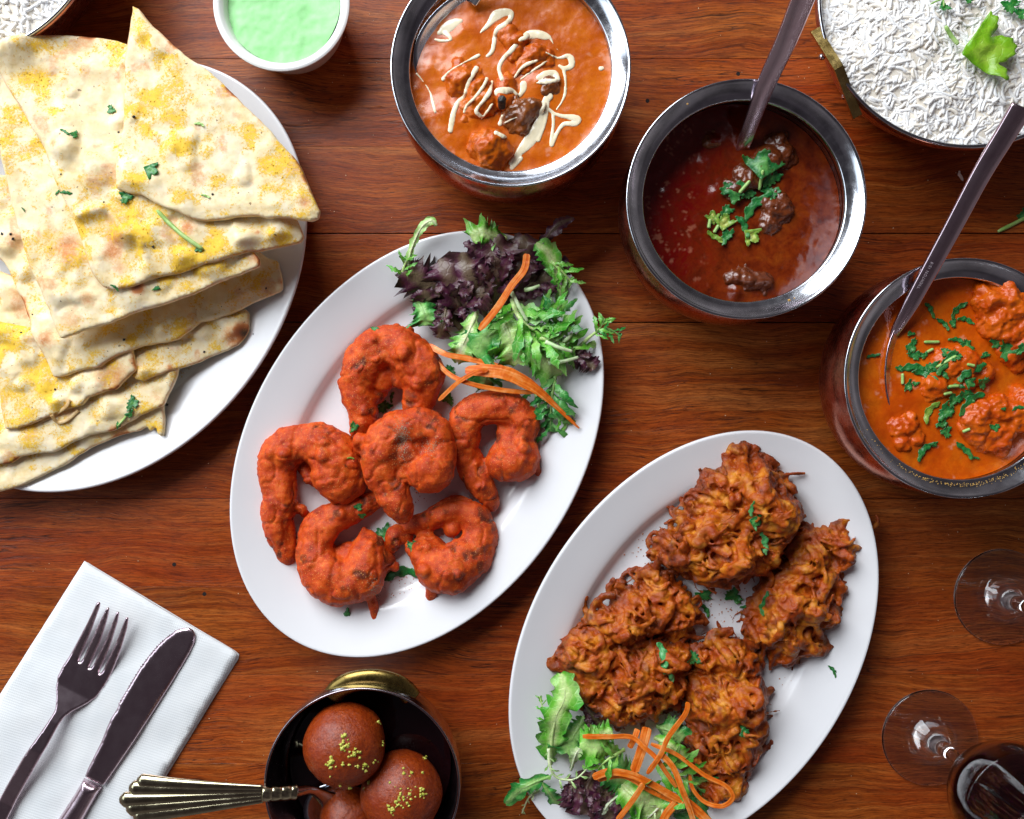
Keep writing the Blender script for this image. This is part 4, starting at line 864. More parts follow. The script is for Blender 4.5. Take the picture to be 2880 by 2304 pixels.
# ------------------------------------------------------------------ battered prawns
zp = Z(620, 1100, 0.4174); zq = Z(900, 550, 0.4174)
def prawn(z, path, tips, lift, label, seed, char_shade=(), fill=()):
    """path: (x, y, radius) in the enlarged crop; the tail end last"""
    rng = np.random.default_rng(seed); sc = 0.4174; h = ZA+1.2+lift; q = spline(path, 60)
    r = R(q[:, 2]*sc, h)*np.interp(np.linspace(0, 1, 60), [0, 0.12, 0.7, 1], [1.2, 1.2, 1.12, 0.85]); P = np.array([[*W(*z(x, y), h), 0] for x, y, _ in q]); P[:, 2] = ZA+lift+r*0.80+0.02
    rw = r*(1+0.10*fbm(P, 1.3, 2, seed)); parts = chain(P, rw, 0.86)
    for (fx, fy, fr) in fill:
        parts.append(ellipsoid([*W(*z(fx, fy), h), ZA+lift+R(fr*sc, h)*0.75], (R(fr*sc, h)*1.1,)*2+(R(fr*sc, h)*0.8,), 0, 12, 8))
    for k in range(9):
        i = rng.integers(2, 58); a = rng.uniform(0, 6.28); e = rng.uniform(0.2, 0.9)
        parts.append(sphere(P[i]+np.array([math.cos(a)*math.sin(e), math.sin(a)*math.sin(e), math.cos(e)*0.9])*r[i]*0.78, r[i]*rng.uniform(0.22, 0.42), 10, 7))
    for (x0, y0, x1, y1, r0, r1) in tips:
        T0 = np.array([*W(*z(x0, y0), h), ZA+lift+0.9]); x1 = x0+(x1-x0)*1.18; y1 = y0+(y1-y0)*1.18; T1 = np.array([*W(*z(x1, y1), h), ZA+lift*0.8+0.6]); s = np.linspace(0, 1, 12)
        parts += chain(T0*(1-s[:, None])+T1*s[:, None], R(np.interp(s, [0, 0.7, 1], [r0, (r0+r1)/2.1, r1*1.25])*sc, h), 1)
    V, F, N = fuse(parts, 0.085, 3)
    rid = 1-np.abs(fbm(V, 1.25, 2, seed+3))*2.2
    d = 0.16*fbm(V, 1.1, 2, seed)+0.03*fbm(V, 0.42, 2, seed+1)-0.08*np.maximum(0, rid-0.62)/0.38+0.018*fbm(V, 0.12, 2, seed+2)
    V = V+N*d[:, None]; V[:, 2] = np.maximum(V[:, 2], ZA+0.01)
    c = 0.75*sstep(0.12, 0.5, fbm(V, 0.9, 4, seed+9, 0.6))+0.5*np.maximum(0, rid-0.62)/0.38  # browned patches, plus shade painted into the batter creases
    for (x, y, rr, am) in char_shade:
        cc = np.array(W(*z(x, y), h)); w = np.hypot(*(V[:, :2]-cc).T)/R(rr*sc, h); c = np.maximum(c, am*np.exp(-w**2)*(0.75+0.6*fbm(V, 0.35, 3, seed+12)))
    o = tag(mesh('battered_prawn', V, F, BATTER, attrs={'char_shade': np.clip(c, 0, 1)}), label, 'fried prawn', 'red battered prawns on the middle plate'); register(V, F)
prawn(zp, [(880, 560, 60), (860, 600, 120), (790, 590, 150), (790, 470, 150), (700, 380, 140), (560, 350, 115), (430, 400, 125), (375, 500, 115), (385, 620, 120), (395, 740, 125), (375, 860, 115), (390, 980, 100), (420, 1080, 90), (450, 1160, 55)],
      [(590, 590, 560, 530, 45, 40), (540, 800, 555, 830, 45, 30), (340, 960, 350, 990, 60, 45)], 0, 'curled red battered prawn at the left end of the plate', 1, [(520, 480, 90, .9), (430, 960, 60, .7), (450, 840, 40, .6), (860, 690, 80, .4)], [(640, 590, 75)])
prawn(zp, [(980, 1010, 70), (990, 1090, 110), (960, 1230, 140), (820, 1290, 150), (690, 1200, 140), (635, 1060, 120), (680, 920, 110), (800, 840, 100), (920, 790, 90), (1020, 760, 75), (1060, 740, 60)],
      [(1080, 1130, 1165, 1190, 60, 28), (1010, 1400, 1035, 1545, 38, 30), (950, 1020, 960, 950, 40, 25)], 0.0, 'large round curled prawn nearest the lower left rim of its plate', 2, [(700, 1040, 60, .4), (1030, 1340, 50, .6)], [(850, 1140, 110), (760, 1130, 70)])
prawn(zp, [(1370, 1030, 60), (1400, 1080, 110), (1470, 1180, 150), (1600, 1170, 150), (1710, 1090, 120), (1750, 970, 105), (1710, 850, 100), (1600, 800, 90), (1500, 830, 90), (1400, 880, 85), (1310, 910, 80), (1240, 930, 60)],
      [(1430, 1300, 1405, 1415, 60, 16), (1570, 1290, 1570, 1385, 50, 30), (1560, 930, 1550, 950, 60, 50), (1310, 1100, 1280, 1060, 50, 30)], 0.0, 'curled prawn at the bottom right of the group with two pointed drips', 3, [(1560, 1230, 120, .35), (1530, 900, 60, .4)])
prawn(zp, [(1240, 1000, 50), (1190, 970, 60), (1160, 1030, 60), (1130, 1090, 50)], [], 0.0, 'small exposed prawn tail between the two lower prawns', 4, [(1180, 1000, 80, .5)])
prawn(zp, [(2010, 330, 80), (2040, 440, 110), (1950, 490, 130), (1900, 440, 100), (1990, 330, 100), (2040, 220, 110), (1960, 130, 110), (1820, 110, 110), (1690, 160, 110), (1640, 270, 115), (1630, 380, 105), (1680, 490, 100), (1730, 590, 105), (1790, 690, 95), (1830, 770, 60)],
      [(2080, 380, 2135, 530, 55, 25)], 0.15, 'open hook shaped prawn on the right with a long tail and a pointed drip', 5, [(1790, 680, 60, .7), (1840, 730, 40, .7), (1800, 330, 60, .4)], [(1950, 280, 100), (1700, 300, 60), (1890, 400, 60)])
prawn(zq, [(640, 1400, 90), (690, 1300, 115), (690, 1190, 130), (600, 1080, 140), (480, 1010, 130), (350, 1060, 130), (280, 1170, 130), (240, 1290, 110), (270, 1400, 120), (290, 1510, 110), (250, 1590, 80)],
      [(500, 960, 505, 900, 45, 36), (590, 960, 590, 915, 45, 38), (400, 950, 395, 930, 60, 50), (180, 1220, 150, 1250, 60, 40), (550, 950, 545, 930, 50, 40)], 0.35, 'ridged prawn nearest the salad, with small round bumps along its top', 6, [(420, 1420, 70, .5), (250, 1560, 80, .8), (380, 1110, 120, .45)], [(560, 1190, 110), (400, 1210, 110), (480, 1170, 100), (360, 1330, 80)])
prawn(zp, [(1330, 560, 80), (1420, 540, 130), (1480, 430, 110), (1440, 280, 110), (1300, 240, 120), (1150, 270, 120), (1080, 400, 130), (1080, 540, 120), (1130, 650, 115), (1180, 750, 125), (1220, 840, 90)],
      [(1500, 320, 1520, 300, 50, 30), (940, 340, 930, 380, 60, 60)], 1.35, 'top prawn at the centre of the pile with a grey peppery stain', 7, [(1230, 330, 60, .95), (1270, 420, 70, .9), (1210, 480, 50, .8), (1420, 380, 60, .6), (1300, 560, 60, .6)], [(1260, 420, 130), (1220, 530, 110), (1360, 470, 110)])
_g = [hit(*zp(1225+RNG.normal()*28+(i % 7-3)*2, 330+RNG.normal()*75)) for i in range(420)]+[hit(*zp(1400+RNG.normal()*45, 380+RNG.normal()*30)) for i in range(130)]+[hit(*zp(1035+RNG.normal()*25, 1330+RNG.normal()*45)) for i in range(120)]
crumbs('masala_dust', _g, 0.028, m_simple('chaat_masala', '#b0a890', '#8c8068', 6, 0.8), 'pale grey spice dust on the prawns', 'spice', 19)
def scatter_grains(centers, n, rad, size, mat, label, seed, only=None):
    rng = np.random.default_rng(seed); out = []
    for i in range(n):
        c = centers[rng.integers(len(centers))]; out.append(hit(c[0]+rng.normal()*rad, c[1]+rng.normal()*rad))
    return crumbs('spice_grains', out, size, mat, label, 'spice', seed)
scatter_grains([zp(*p) for p in ((700, 380), (820, 600), (620, 1150), (800, 1300), (950, 1200), (1400, 1000), (1650, 1100), (1150, 450), (1150, 800), (1900, 400))]+[zq(*p) for p in ((250, 1150), (400, 1050), (280, 1400), (1000, 1400))], 900, 26, 0.022,
               m_simple('golden_spice', '#d89040', '#f0c080', 6, 0.6), 'fine golden spice grains on the red prawns', 23)

# ------------------------------------------------------------------ onion fritters
zb = Z(1380, 1200, 0.64)
def fritter(poly_c, lift, hgt, label, seed, ns, extra=()):
    rng = np.random.default_rng(seed); hm = ZB+lift+hgt*0.7; poly = np.array([W(*zb(x, y), hm) for x, y in poly_c])
    lo, hi = poly.min(0), poly.max(0); parts = []; zb0 = ZB+lift
    prof = lambda p, d: hgt*np.sqrt(np.clip(1-(1-np.clip(d/1.9, 0, 1))**2, 0, 1))*(0.80+0.60*fbm(P3(p[:, 0], p[:, 1]), 1.5, 3, seed))
    g = np.array([[x, y] for x in np.arange(lo[0], hi[0], 0.42) for y in np.arange(lo[1], hi[1], 0.42)]); g = g+rng.uniform(-.1, .1, g.shape)
    g = g[inside(g, poly)]; d = edge_dist(g, poly); k = d > 0.22; g = g[k]; d = d[k]; H = prof(g, d)
    for p, dd, h in zip(g, d, H):
        r = min(0.5, 0.20+dd*0.4)
        zc = zb0+max(h-r*1.1, r*0.6); parts.append(ellipsoid((p[0], p[1], zc), (r, r, r*0.9), 0, 9, 6))
        if h > 1.1: parts.append(ellipsoid((p[0], p[1], zb0+h*0.4), (0.5, 0.5, h*0.36), 0, 8, 6))
    def strand(x, y, a, L, r0, bend, up):
        n = 14; s = np.linspace(-0.5, 0.5, n); th = a+bend*s*2; px_ = x+np.cumsum(np.cos(th))*L/n-np.cos(a)*L/2; py_ = y+np.cumsum(np.sin(th))*L/n-np.sin(a)*L/2
        q = np.c_[px_, py_]; ins = inside(q, poly); dd = np.where(ins, edge_dist(q, poly), 0); zz = zb0+np.maximum(prof(q, dd), 0.35)+up+0.16*np.sin(s*5+a); 
        P = np.c_[q, zz]; P[:, 2] = np.convolve(np.pad(P[:, 2], 2, 'edge'), np.ones(5)/5, 'valid'); rr = r0*(0.75+0.25*np.cos(s*3))*(1+0.2*rng.normal())
        return tube(P, rr, 8, rng.uniform(0.55, 0.95))
    cen = poly.mean(0); hgt_ = hgt; pts = g[rng.choice(len(g), int(ns*1.5))]
    for p in pts:
        a = rng.uniform(0, 6.28); parts.append(strand(p[0], p[1], a, rng.uniform(0.9, 3.2), rng.choice([0.075, 0.10, 0.13, 0.2, 0.27]), rng.normal(0, 1.1), rng.choice([-0.2, -0.05, 0.1, 0.3, 0.45])))
    b = resample(np.vstack([poly, poly[:1]]), 0.5)
    for p in b:
        out = math.atan2(*(p-cen)[::-1])+rng.normal(0, 0.7); parts.append(strand(p[0]-math.cos(out)*0.3, p[1]-math.sin(out)*0.3, out, rng.uniform(0.6, 1.7), rng.choice([0.08, 0.11, 0.16, 0.22]), rng.normal(0, 0.4), rng.uniform(-0.25, 0.1)))
    for (x0, y0, x1, y1, x2, y2, w, up) in extra:
        q = spline([W(*zb(x0, y0), hm+up), W(*zb(x1, y1), hm+up), W(*zb(x2, y2), hm+up)], 20); ins = inside(q, poly); dd = np.where(ins, edge_dist(q, poly), 0); zz = zb0+np.maximum(prof(q, dd), 0.5)+up
        zz = np.convolve(np.pad(zz, 3, 'edge'), np.ones(7)/7, 'valid'); parts.append(tube(np.c_[q, zz], R(w*0.64, hm)*np.ones(20), 10, 0.6))
    V, F, N = fuse(parts, 0.07, 1, 0.4)
    dsp = 0.12*fbm(V, 0.8, 3, seed)+0.055*fbm(V, 0.25, 2, seed+1)+0.016*fbm(V, 0.11, 2, seed+4); V = V+N*dsp[:, None]; V[:, 2] = np.maximum(V[:, 2], ZB+0.01)
    q = V[:, :2]; ins = inside(q, poly); dd = np.where(ins, edge_dist(q, poly), 0)
    cr = np.clip(0.8*np.exp(-dd/0.55)+0.7*sstep(0.1, 0.5, fbm(V, 1.3, 3, seed+8))+0.35*fbm(V, 0.4, 2, seed+15), 0, 1)
    o = tag(mesh('onion_fritter', V, F, BHAJI, attrs={'crisp': cr}), label, 'onion fritter', 'fried onion fritters on the lower right plate'); register(V, F)
F2 = [(1650, 385), (1640, 420), (1620, 455), (1645, 540), (1620, 600), (1600, 640), (1570, 690), (1585, 740), (1580, 800), (1560, 850), (1530, 890), (1490, 900), (1480, 940), (1470, 1020), (1400, 1030), (1370, 1085), (1320, 1075), (1260, 1040), (1250, 1000), (1200, 1010), (1150, 960), (1130, 900), (1128, 840), (1160, 790), (1190, 740), (1225, 680), (1290, 630), (1320, 590), (1310, 560), (1350, 500), (1370, 455), (1500, 445), (1540, 420), (1600, 390)]
F5 = [(900, 985), (925, 965), (960, 985), (990, 935), (1070, 915), (1100, 945), (1170, 980), (1195, 1040), (1205, 1120), (1225, 1180), (1220, 1260), (1235, 1340), (1215, 1400), (1210, 1470), (1190, 1540), (1160, 1580), (1150, 1660), (1080, 1655), (1000, 1690), (950, 1700), (925, 1640), (930, 1560), (900, 1500), (870, 1420), (880, 1350), (905, 1300), (865, 1240), (865, 1165), (910, 1110), (890, 1040)]
F4 = [(335, 935), (400, 905), (500, 895), (600, 940), (680, 950), (800, 980), (860, 955), (890, 1000), (898, 1060), (880, 1120), (890, 1170), (860, 1230), (800, 1250), (770, 1270), (710, 1310), (640, 1345), (560, 1335), (500, 1300), (440, 1260), (420, 1220), (370, 1190), (345, 1130), (335, 1060), (290, 1040), (320, 990)]
F3 = [(555, 700), (600, 712), (660, 720), (690, 640), (740, 625), (800, 680), (880, 730), (900, 760), (930, 830), (915, 900), (905, 940), (850, 955), (800, 978), (760, 930), (700, 925), (660, 1000), (560, 1000), (480, 940), (440, 900), (430, 860), (460, 815), (540, 790), (520, 765), (590, 760)]
F1 = [(1065, 75), (1135, 66), (1150, 110), (1160, 145), (1200, 135), (1240, 150), (1270, 200), (1330, 215), (1360, 260), (1360, 330), (1392, 395), (1375, 450), (1330, 520), (1290, 600), (1230, 675), (1160, 690), (1100, 715), (1000, 720), (930, 700), (880, 665), (800, 640), (735, 600), (712, 565), (745, 530), (765, 485), (820, 480), (825, 400), (860, 392), (900, 410), (870, 335), (930, 300), (945, 220), (1000, 205), (1040, 215), (1040, 115)]
fritter(F2, 0, 2.3, 'onion fritter on the right with a spiky strand pointing at the plate rim', 2, 110, [(1520, 450, 1590, 420, 1650, 385, 24, 0.1), (1310, 580, 1380, 500, 1450, 480, 16, .35), (1400, 520, 1440, 590, 1510, 605, 17, .4), (1430, 760, 1500, 660, 1560, 740, 26, .35), (1300, 990, 1350, 950, 1430, 990, 26, .3)])
fritter(F3, 0.1, 1.9, 'pale crusted onion fritter at the left between two larger ones', 3, 90, [(555, 705, 650, 740, 760, 745, 15, .3), (430, 860, 480, 900, 470, 960, 15, .2), (690, 620, 740, 680, 800, 690, 18, .2)])
fritter(F4, 0.25, 2.4, 'wide onion fritter above the green salad, with a coriander leaf on it', 4, 130, [(290, 1045, 330, 980, 380, 990, 22, .1), (470, 1060, 540, 1060, 600, 980, 18, .3), (650, 1200, 680, 1100, 690, 1040, 16, .3), (480, 920, 500, 980, 520, 1020, 15, .4)])
fritter(F5, 0.1, 2.4, 'long dark onion fritter reaching down to the bottom edge', 5, 120, [(975, 985, 1000, 930, 1090, 920, 24, .5), (905, 975, 920, 1020, 935, 1060, 18, .1), (1060, 1090, 1120, 1120, 1160, 1150, 14, .3)])
fritter(F1, 0.35, 3.0, 'largest onion fritter, topmost on its plate, with a jagged upper tip', 1, 170, [(1070, 80, 1100, 110, 1150, 120, 22, 0.0), (1135, 70, 1120, 130, 1130, 190, 20, 0.1), (1060, 120, 1070, 190, 1075, 260, 26, 0.3), (1125, 170, 1130, 240, 1135, 300, 24, .4), (1200, 150, 1195, 230, 1190, 300, 22, .4), (950, 440, 1000, 500, 1050, 560, 17, .3),
        (1110, 370, 1110, 520, 1010, 640, 15, .35), (1120, 300, 1170, 350, 1240, 330, 16, .4), (1180, 430, 1250, 440, 1370, 400, 22, .3), (1180, 380, 1220, 400, 1280, 430, 18, .35), (780, 560, 830, 630, 880, 665, 16, .2)])

# ------------------------------------------------------------------ salad leaves
def ribbon(P, wid, nv=7, teeth=10, tooth=0.3, ruf=0.15, rf=6, seed=0, cup=0.0, ribw=0.12, twist=0.0):
    """a leaf blade along a spine: saw edged, ruffled sheet with a thickened rib. attribute u is 0 on the rib, 1 on the frill"""
    P = np.asarray(P, float); n = len(P); T, N, B = frames(P); s = np.linspace(0, 1, n); rng = np.random.default_rng(seed); ph = rng.uniform(0, 6.28, 4)
    wid = np.broadcast_to(wid, (n,)); V = []; U = []
    vs = np.linspace(-1, 1, 2*nv+1)
    for v in vs:
        sd = 0 if v < 0 else 1; av = abs(v)
        st_ = s*teeth+ph[sd]+0.5*np.sin(s*7+ph[1-sd]); saw = st_ % 1.0; saw = np.where(saw < 0.7, saw/0.7, (1-saw)/0.3); amp_ = 0.35+1.1*_h(np.floor(st_).astype(np.int64), np.full(n, sd), np.full(n, 3), seed); saw = 0.5+(saw-0.5)*amp_
        w = wid*(1+tooth*(saw-0.5)*2*(av**3)+0.18*np.sin(s*teeth*0.9+ph[2+sd])*av)
        z = ruf*wid*(av**1.6)*(np.sin(rf*s*6.28+ph[sd]+v)+0.6*np.sin(rf*1.9*s*6.28+ph[3]))*0.8+cup*wid*av*av+0.06*wid*np.cos(v*3)
        tw = twist*s
        V.append(P+N*(w*v*np.cos(tw))[:, None]+B*(z+w*v*np.sin(tw))[:, None]+T*(0.25*w*av)[:, None]*(1 if True else 0)); U.append(np.clip((np.full(n, av)-ribw)/(1-ribw), 0, 1))
    V = np.stack(V, 1).reshape(-1, 3); U = np.stack(U, 1).ravel(); m = len(vs); F = []; wm = float(np.max(wid)); q_ = V/(0.75*wm)
    V = V+0.20*wm*np.stack([fbm(q_, 1, 2, seed+91), fbm(q_, 1, 2, seed+92), 0.9*fbm(q_, 1, 2, seed+93)], 1)*(0.25+U)[:, None]
    for i in range(n-1):
        for j in range(m-1): F.append([i*m+j, i*m+j+1, (i+1)*m+j+1, (i+1)*m+j])
    return V, F, U
def leafobj(name, parts, mat, label, cat, group):
    V, F = join([(p[0], p[1]) for p in parts]); U = np.concatenate([p[2] for p in parts]); fl = ZA-0.0
    # never below the plate or table
    o = tag(mesh(name, V, F, mat, attrs={'u': U}), label, cat, group); return V, F, o
def rib(P, r0, r1, u=0.0):
    n = len(P); V, F = tube(P, np.linspace(r0, r1, n), 8, 0.7); return V, F, np.full(len(V), u)
def lettuce(z, sc, path, w, label, seed, mat, group, kind='ruffle', cat='lettuce leaf', name='lettuce_leaf', teeth=9, ruf=0.28, stem=0.0):
    """path (x, y, height) in crop pixels, w half width in crop pixels"""
    P = spline([[*W(*z(x, y), h), h] for x, y, h in path], 46); s = np.linspace(0, 1, 46); hm = P[:, 2].mean(); wc = R(w*sc, hm)*(1.22 if mat in (GREEN, GREEND) else 0.9); rng = np.random.default_rng(seed); parts = []
    P = P+np.c_[np.zeros((46, 2)), 0.08*fbm(P, 0.8, 2, seed)]
    if kind == 'ruffle':
        prof = wc*np.interp(s, [0, stem+0.02, stem+0.25, 0.75, 0.95, 1], [0.12, 0.18, 0.7, 1.0, 0.6, 0.15]); parts.append(ribbon(P, prof, 8, teeth, 0.30, ruf, 1.8+rng.uniform(0, 1.6), seed)); T, N, B = frames(P)
        if w > 60 and mat == PURP:
            for i in range(3):
                kk = int((0.25+0.7*i/7)*45); sd = 1 if i % 2 else -1; ang = rng.uniform(0.3, 1.5); d = T[kk]*math.cos(ang)+N[kk]*sd*math.sin(ang); ln = wc*rng.uniform(0.8, 1.3); qq = np.linspace(0, 1, 16)[:, None]
                Q = P[kk]+N[kk]*sd*wc*0.15+d*qq*ln+np.array([0, 0, 1])*(0.12+np.sin(qq*2.8)*0.3*ln)+np.cross(d, [0, 0, 1])*np.sin(qq*3+i)*0.2*ln; r_ = ribbon(Q, wc*0.25*np.interp(qq[:, 0], [0, .3, .8, 1], [.4, .9, 1, .2]), 5, 5, 0.5, 0.5, 3, seed*31+i, 0.3); parts.append((r_[0], r_[1], np.clip(r_[2]*0.7+0.3, 0, 1)))
        parts.append(rib(P[:38]+[0, 0, 0.02], wc*0.10+0.05, 0.03))
    else:                                                  # frisee: a rib with many thin toothed side lobes
        parts.append(rib(P, wc*0.10+0.07, 0.03, 0.02)); T, N, B = frames(P); L = arclen(P)[-1]; nl = max(5, int(L/0.33))
        for i in range(nl):
            t = stem+(1-stem)*(i+0.5)/nl; k = int(t*45); sd = 1 if i % 2 else -1; ln = wc*(0.6+0.95*math.sin(min(1, 0.2+t)*2.6)+rng.uniform(-.15, .3)); ang = rng.uniform(0.5, 1.0)
            d = T[k]*math.cos(ang)+N[k]*sd*math.sin(ang); q = np.linspace(0, 1, 12)[:, None]
            Q = P[k]+d*q*ln+N[k]*sd*(q**2)*ln*0.15+np.array([0, 0, 1])*(np.sin(q*3.0+rng.uniform(-.6, .6))*rng.uniform(0.0, 0.3)*ln)
            wp = ln*0.12*np.interp(q[:, 0], [0, 0.3, 0.7, 1], [0.4, 0.8, 1.0, 0.1]); r_ = ribbon(Q, wp, 3, 4, 0.6, 0.35, 1.5, seed+i, 0.2); parts.append((r_[0], r_[1], np.clip(0.25+q.repeat(7, 1).ravel()*0.6+r_[2]*0.3, 0, 1)))
        Q = P[-8:]; r_ = ribbon(Q, wc*0.3, 3, 3, 0.6, 0.3, 1.5, seed+77); parts.append((r_[0], r_[1], 0.6+0.4*r_[2]))
    V, F, o = leafobj(name, parts, mat, label, cat, group); 
    return V, F
def carrot(z, sc, path, w, label, seed, group, th=0.11):
    P = spline([[*W(*z(x, y), h), h] for x, y, h in path], 60); s = np.linspace(0, 1, 60); wv = 1.62*R((np.interp(s, np.linspace(0, 1, len(w)), w) if isinstance(w, (list, tuple)) else w)*sc, P[:, 2].mean())*np.interp(s, [0, 0.03, 0.95, 1], [0.6, 1, 0.95, 0.5])*(1+0.10*fbm(P, 0.9, 2, seed))
    V, F = bar(P, wv, np.full(60, th), 0.05); U = np.tile([0.1, 0.9, 0.3, 0.7, 0.2, 0.6, 0.4, 0.8], 60)
    V = V+0.015*np.c_[np.zeros((len(V), 2)), fbm(V, 0.2, 2, seed)]
    o = tag(mesh('carrot_strip', V, F, CARROT, smooth=False, attrs={'across': np.tile([-1, -1, -.95, .95, 1, 1, .95, -.95], 60)*wv.repeat(8)*0.5, 'along': arclen(P).repeat(8)}), label, 'carrot strip', group); register(V, F)
gA = 'salad leaves on the prawn plate'; gB = 'salad leaves on the fritter plate'; k = 0.4174; P0 = ZA+0.45
A = lambda *a, **q: lettuce(zq, k, *a, **q)
def SA(path, w, label, seed, mat=PURP, **q):
    V, F = lettuce(zq, k, path, w, label, seed, mat, gA, **q); return V, F
REG = []
def add(r): REG.append(r)
add(SA([(950, 900, 1.0), (860, 800, 1.3), (760, 640, 1.7), (640, 540, 2.2), (570, 470, 2.4)], 150, 'purple lettuce leaf at the far left of the salad', 1, teeth=13, ruf=0.4))
add(SA([(980, 820, 1.2), (920, 700, 2.0), (880, 560, 2.6), (800, 430, 2.4)], 150, 'purple lettuce leaf with sharp lobes pointing up and left', 2, teeth=12, ruf=0.4))
add(SA([(1120, 820, 1.2), (1060, 660, 2.3), (1000, 520, 2.8), (960, 380, 2.7)], 150, 'purple lettuce leaf in the middle of the dark clump', 3, teeth=12, ruf=0.4))
add(SA([(1180, 760, 1.2), (1170, 600, 2.5), (1180, 440, 3.0), (1190, 270, 2.8)], 160, 'purple lettuce leaf below the pale green top leaf', 4, teeth=13, ruf=0.4))
add(SA([(1250, 760, 1.1), (1320, 600, 2.0), (1370, 440, 2.6), (1370, 270, 2.6)], 150, 'purple lettuce leaf behind the upright carrot strip', 5, teeth=13, ruf=0.42))
add(SA([(1300, 700, 1.0), (1420, 600, 1.9), (1540, 540, 2.3), (1680, 470, 2.3)], 130, 'purple lettuce leaf pointing right over the plate rim', 6, teeth=12, ruf=0.4))
add(SA([(1360, 500, 1.4), (1450, 380, 2.2), (1530, 280, 3.0), (1600, 200, 3.5), (1710, 150, 3.6)], 48, 'purple lettuce stalk curling off the top of the plate', 7, teeth=6, ruf=0.5))
add(SA([(1000, 500, 1.6), (1080, 420, 2.7), (1180, 330, 3.0)], 120, 'short purple lettuce leaf at the top of the clump', 8, teeth=10, ruf=0.45))
add(SA([(800, 900, 1.0), (740, 780, 1.6), (700, 640, 2.2)], 110, 'small purple lettuce leaf above the ridged prawn', 9, teeth=10, ruf=0.4))
add(SA([(1700, 1020, 1.9), (1760, 1090, 2.2), (1850, 1170, 2.3)], 85, 'purple frilled tip at the right rim below the green leaves', 10, teeth=8, ruf=0.4))
add(SA([(900, 760, 1.0), (1000, 700, 2.2), (1120, 640, 2.6)], 130, 'folded purple lettuce leaf low in the dark clump', 12, teeth=10, ruf=0.4))
GRA = dict(mat=GREEN)
add(SA([(600, 560, 2.0), (600, 430, 2.5), (640, 300, 2.9), (690, 210, 3.3), (750, 170, 3.5), (790, 200, 3.4)], 34, 'pale green curled stalk standing at the upper left of the salad', 21, mat=m_leaf('pale_stalk', '#e0ecbc', '#b8d888', '#90c860'), kind='ruffle', teeth=4, ruf=0.3))
add(SA([(560, 580, 1.9), (560, 500, 2.4), (590, 420, 2.7)], 60, 'small green frill beneath the curled stalk', 22, mat=GREEN, kind='frisee'))
add(SA([(1260, 290, 2.5), (1160, 270, 2.9), (1080, 250, 3.0), (1020, 290, 2.8)], 95, 'light green lettuce leaf at the top behind the purple clump', 23, mat=GREEN, teeth=8, ruf=0.45))
add(SA([(1600, 800, 1.6), (1625, 650, 2.2), (1590, 500, 2.7), (1530, 380, 3.0), (1460, 320, 3.0)], 55, 'long pale green stalk right of the upright carrot strip', 24, mat=GREEN, teeth=7, ruf=0.3))
add(SA([(1540, 420, 2.8), (1620, 500, 3.0), (1700, 590, 2.8)], 75, 'green frill branching from the long pale stalk', 25, mat=GREEN, kind='frisee'))
add(SA([(1060, 780, 2.2), (1010, 900, 2.9), (960, 1010, 2.9), (930, 1120, 2.4)], 105, 'yellow green lettuce leaf at the lower left of the green bunch', 26, mat=m_leaf('yellow_green_lettuce', '#e0ecb4', '#8cc454', '#5ca83c'), teeth=7, ruf=0.35))
add(SA([(1300, 700, 2.0), (1330, 800, 3.0), (1400, 880, 3.2), (1500, 930, 3.0)], 130, 'bright green lettuce leaf in the centre of the green bunch', 27, mat=GREEN, kind='frisee'))
add(SA([(1200, 760, 1.8), (1260, 900, 2.8), (1300, 1010, 2.9), (1330, 1130, 2.4)], 150, 'broad green lettuce leaf below the carrot strip', 28, mat=GREEN, teeth=9, ruf=0.4))
add(SA([(1300, 820, 1.6), (1160, 930, 2.8), (1080, 1000, 3.0), (1020, 1100, 2.6)], 110, 'dark green lettuce leaf lying across the lower left', 29, mat=GREEND, teeth=9, ruf=0.35))
add(SA([(1420, 800, 2.0), (1530, 800, 2.9), (1650, 800, 2.8)], 90, 'frilly green leaf at the right of the bunch', 30, mat=GREEN, kind='frisee'))
add(SA([(1350, 900, 2.0), (1480, 960, 3.0), (1600, 980, 2.9), (1720, 1040, 2.4)], 120, 'green endive leaf reaching to the right rim', 31, mat=GREEN, kind='frisee'))
add(SA([(1300, 1000, 2.0), (1420, 1060, 2.8), (1540, 1130, 2.6), (1640, 1180, 2.2)], 110, 'green lettuce leaf above the wide carrot ribbons', 32, mat=GREEN, teeth=9, ruf=0.4))
add(SA([(1500, 960, 1.8), (1580, 870, 2.7), (1600, 780, 2.6)], 110, 'dark green leaf behind the frilly one', 33, mat=GREEND, kind='frisee'))
add(SA([(1740, 1030, 2.2), (1810, 960, 2.6), (1880, 900, 2.9), (1920, 830, 3.0)], 55, 'thin green leaf hanging over the right plate rim', 34, mat=GREEN, kind='frisee', stem=0.45))
add(SA([(1860, 920, 2.8), (1940, 900, 2.9), (2030, 950, 2.7)], 45, 'feathery green leaf tip off the right side of the plate', 35, mat=GREEND, kind='frisee'))
add(SA([(1600, 1120, 1.8), (1580, 1240, 2.2), (1560, 1380, 2.2), (1550, 1590, 1.6)], 95, 'green endive leaf hanging down right of the hooked prawn', 36, mat=GREEND, kind='frisee', stem=0.3))
add(SA([(1600, 1380, 1.6), (1640, 1480, 1.8), (1690, 1570, 1.5)], 60, 'small green tip near the thin end of the carrot ribbon', 37, mat=GREEN, kind='frisee'))
add(SA([(640, 680, 1.5), (700, 790, 2.2), (720, 880, 2.0)], 90, 'green lettuce base at the left under the purple leaves', 38, mat=GREEND, teeth=6, ruf=0.3))
add(SA([(860, 720, 1.8), (830, 860, 2.2), (800, 960, 1.8)], 80, 'brownish green leaf base above the prawns', 39, mat=PURP, teeth=6, ruf=0.3))
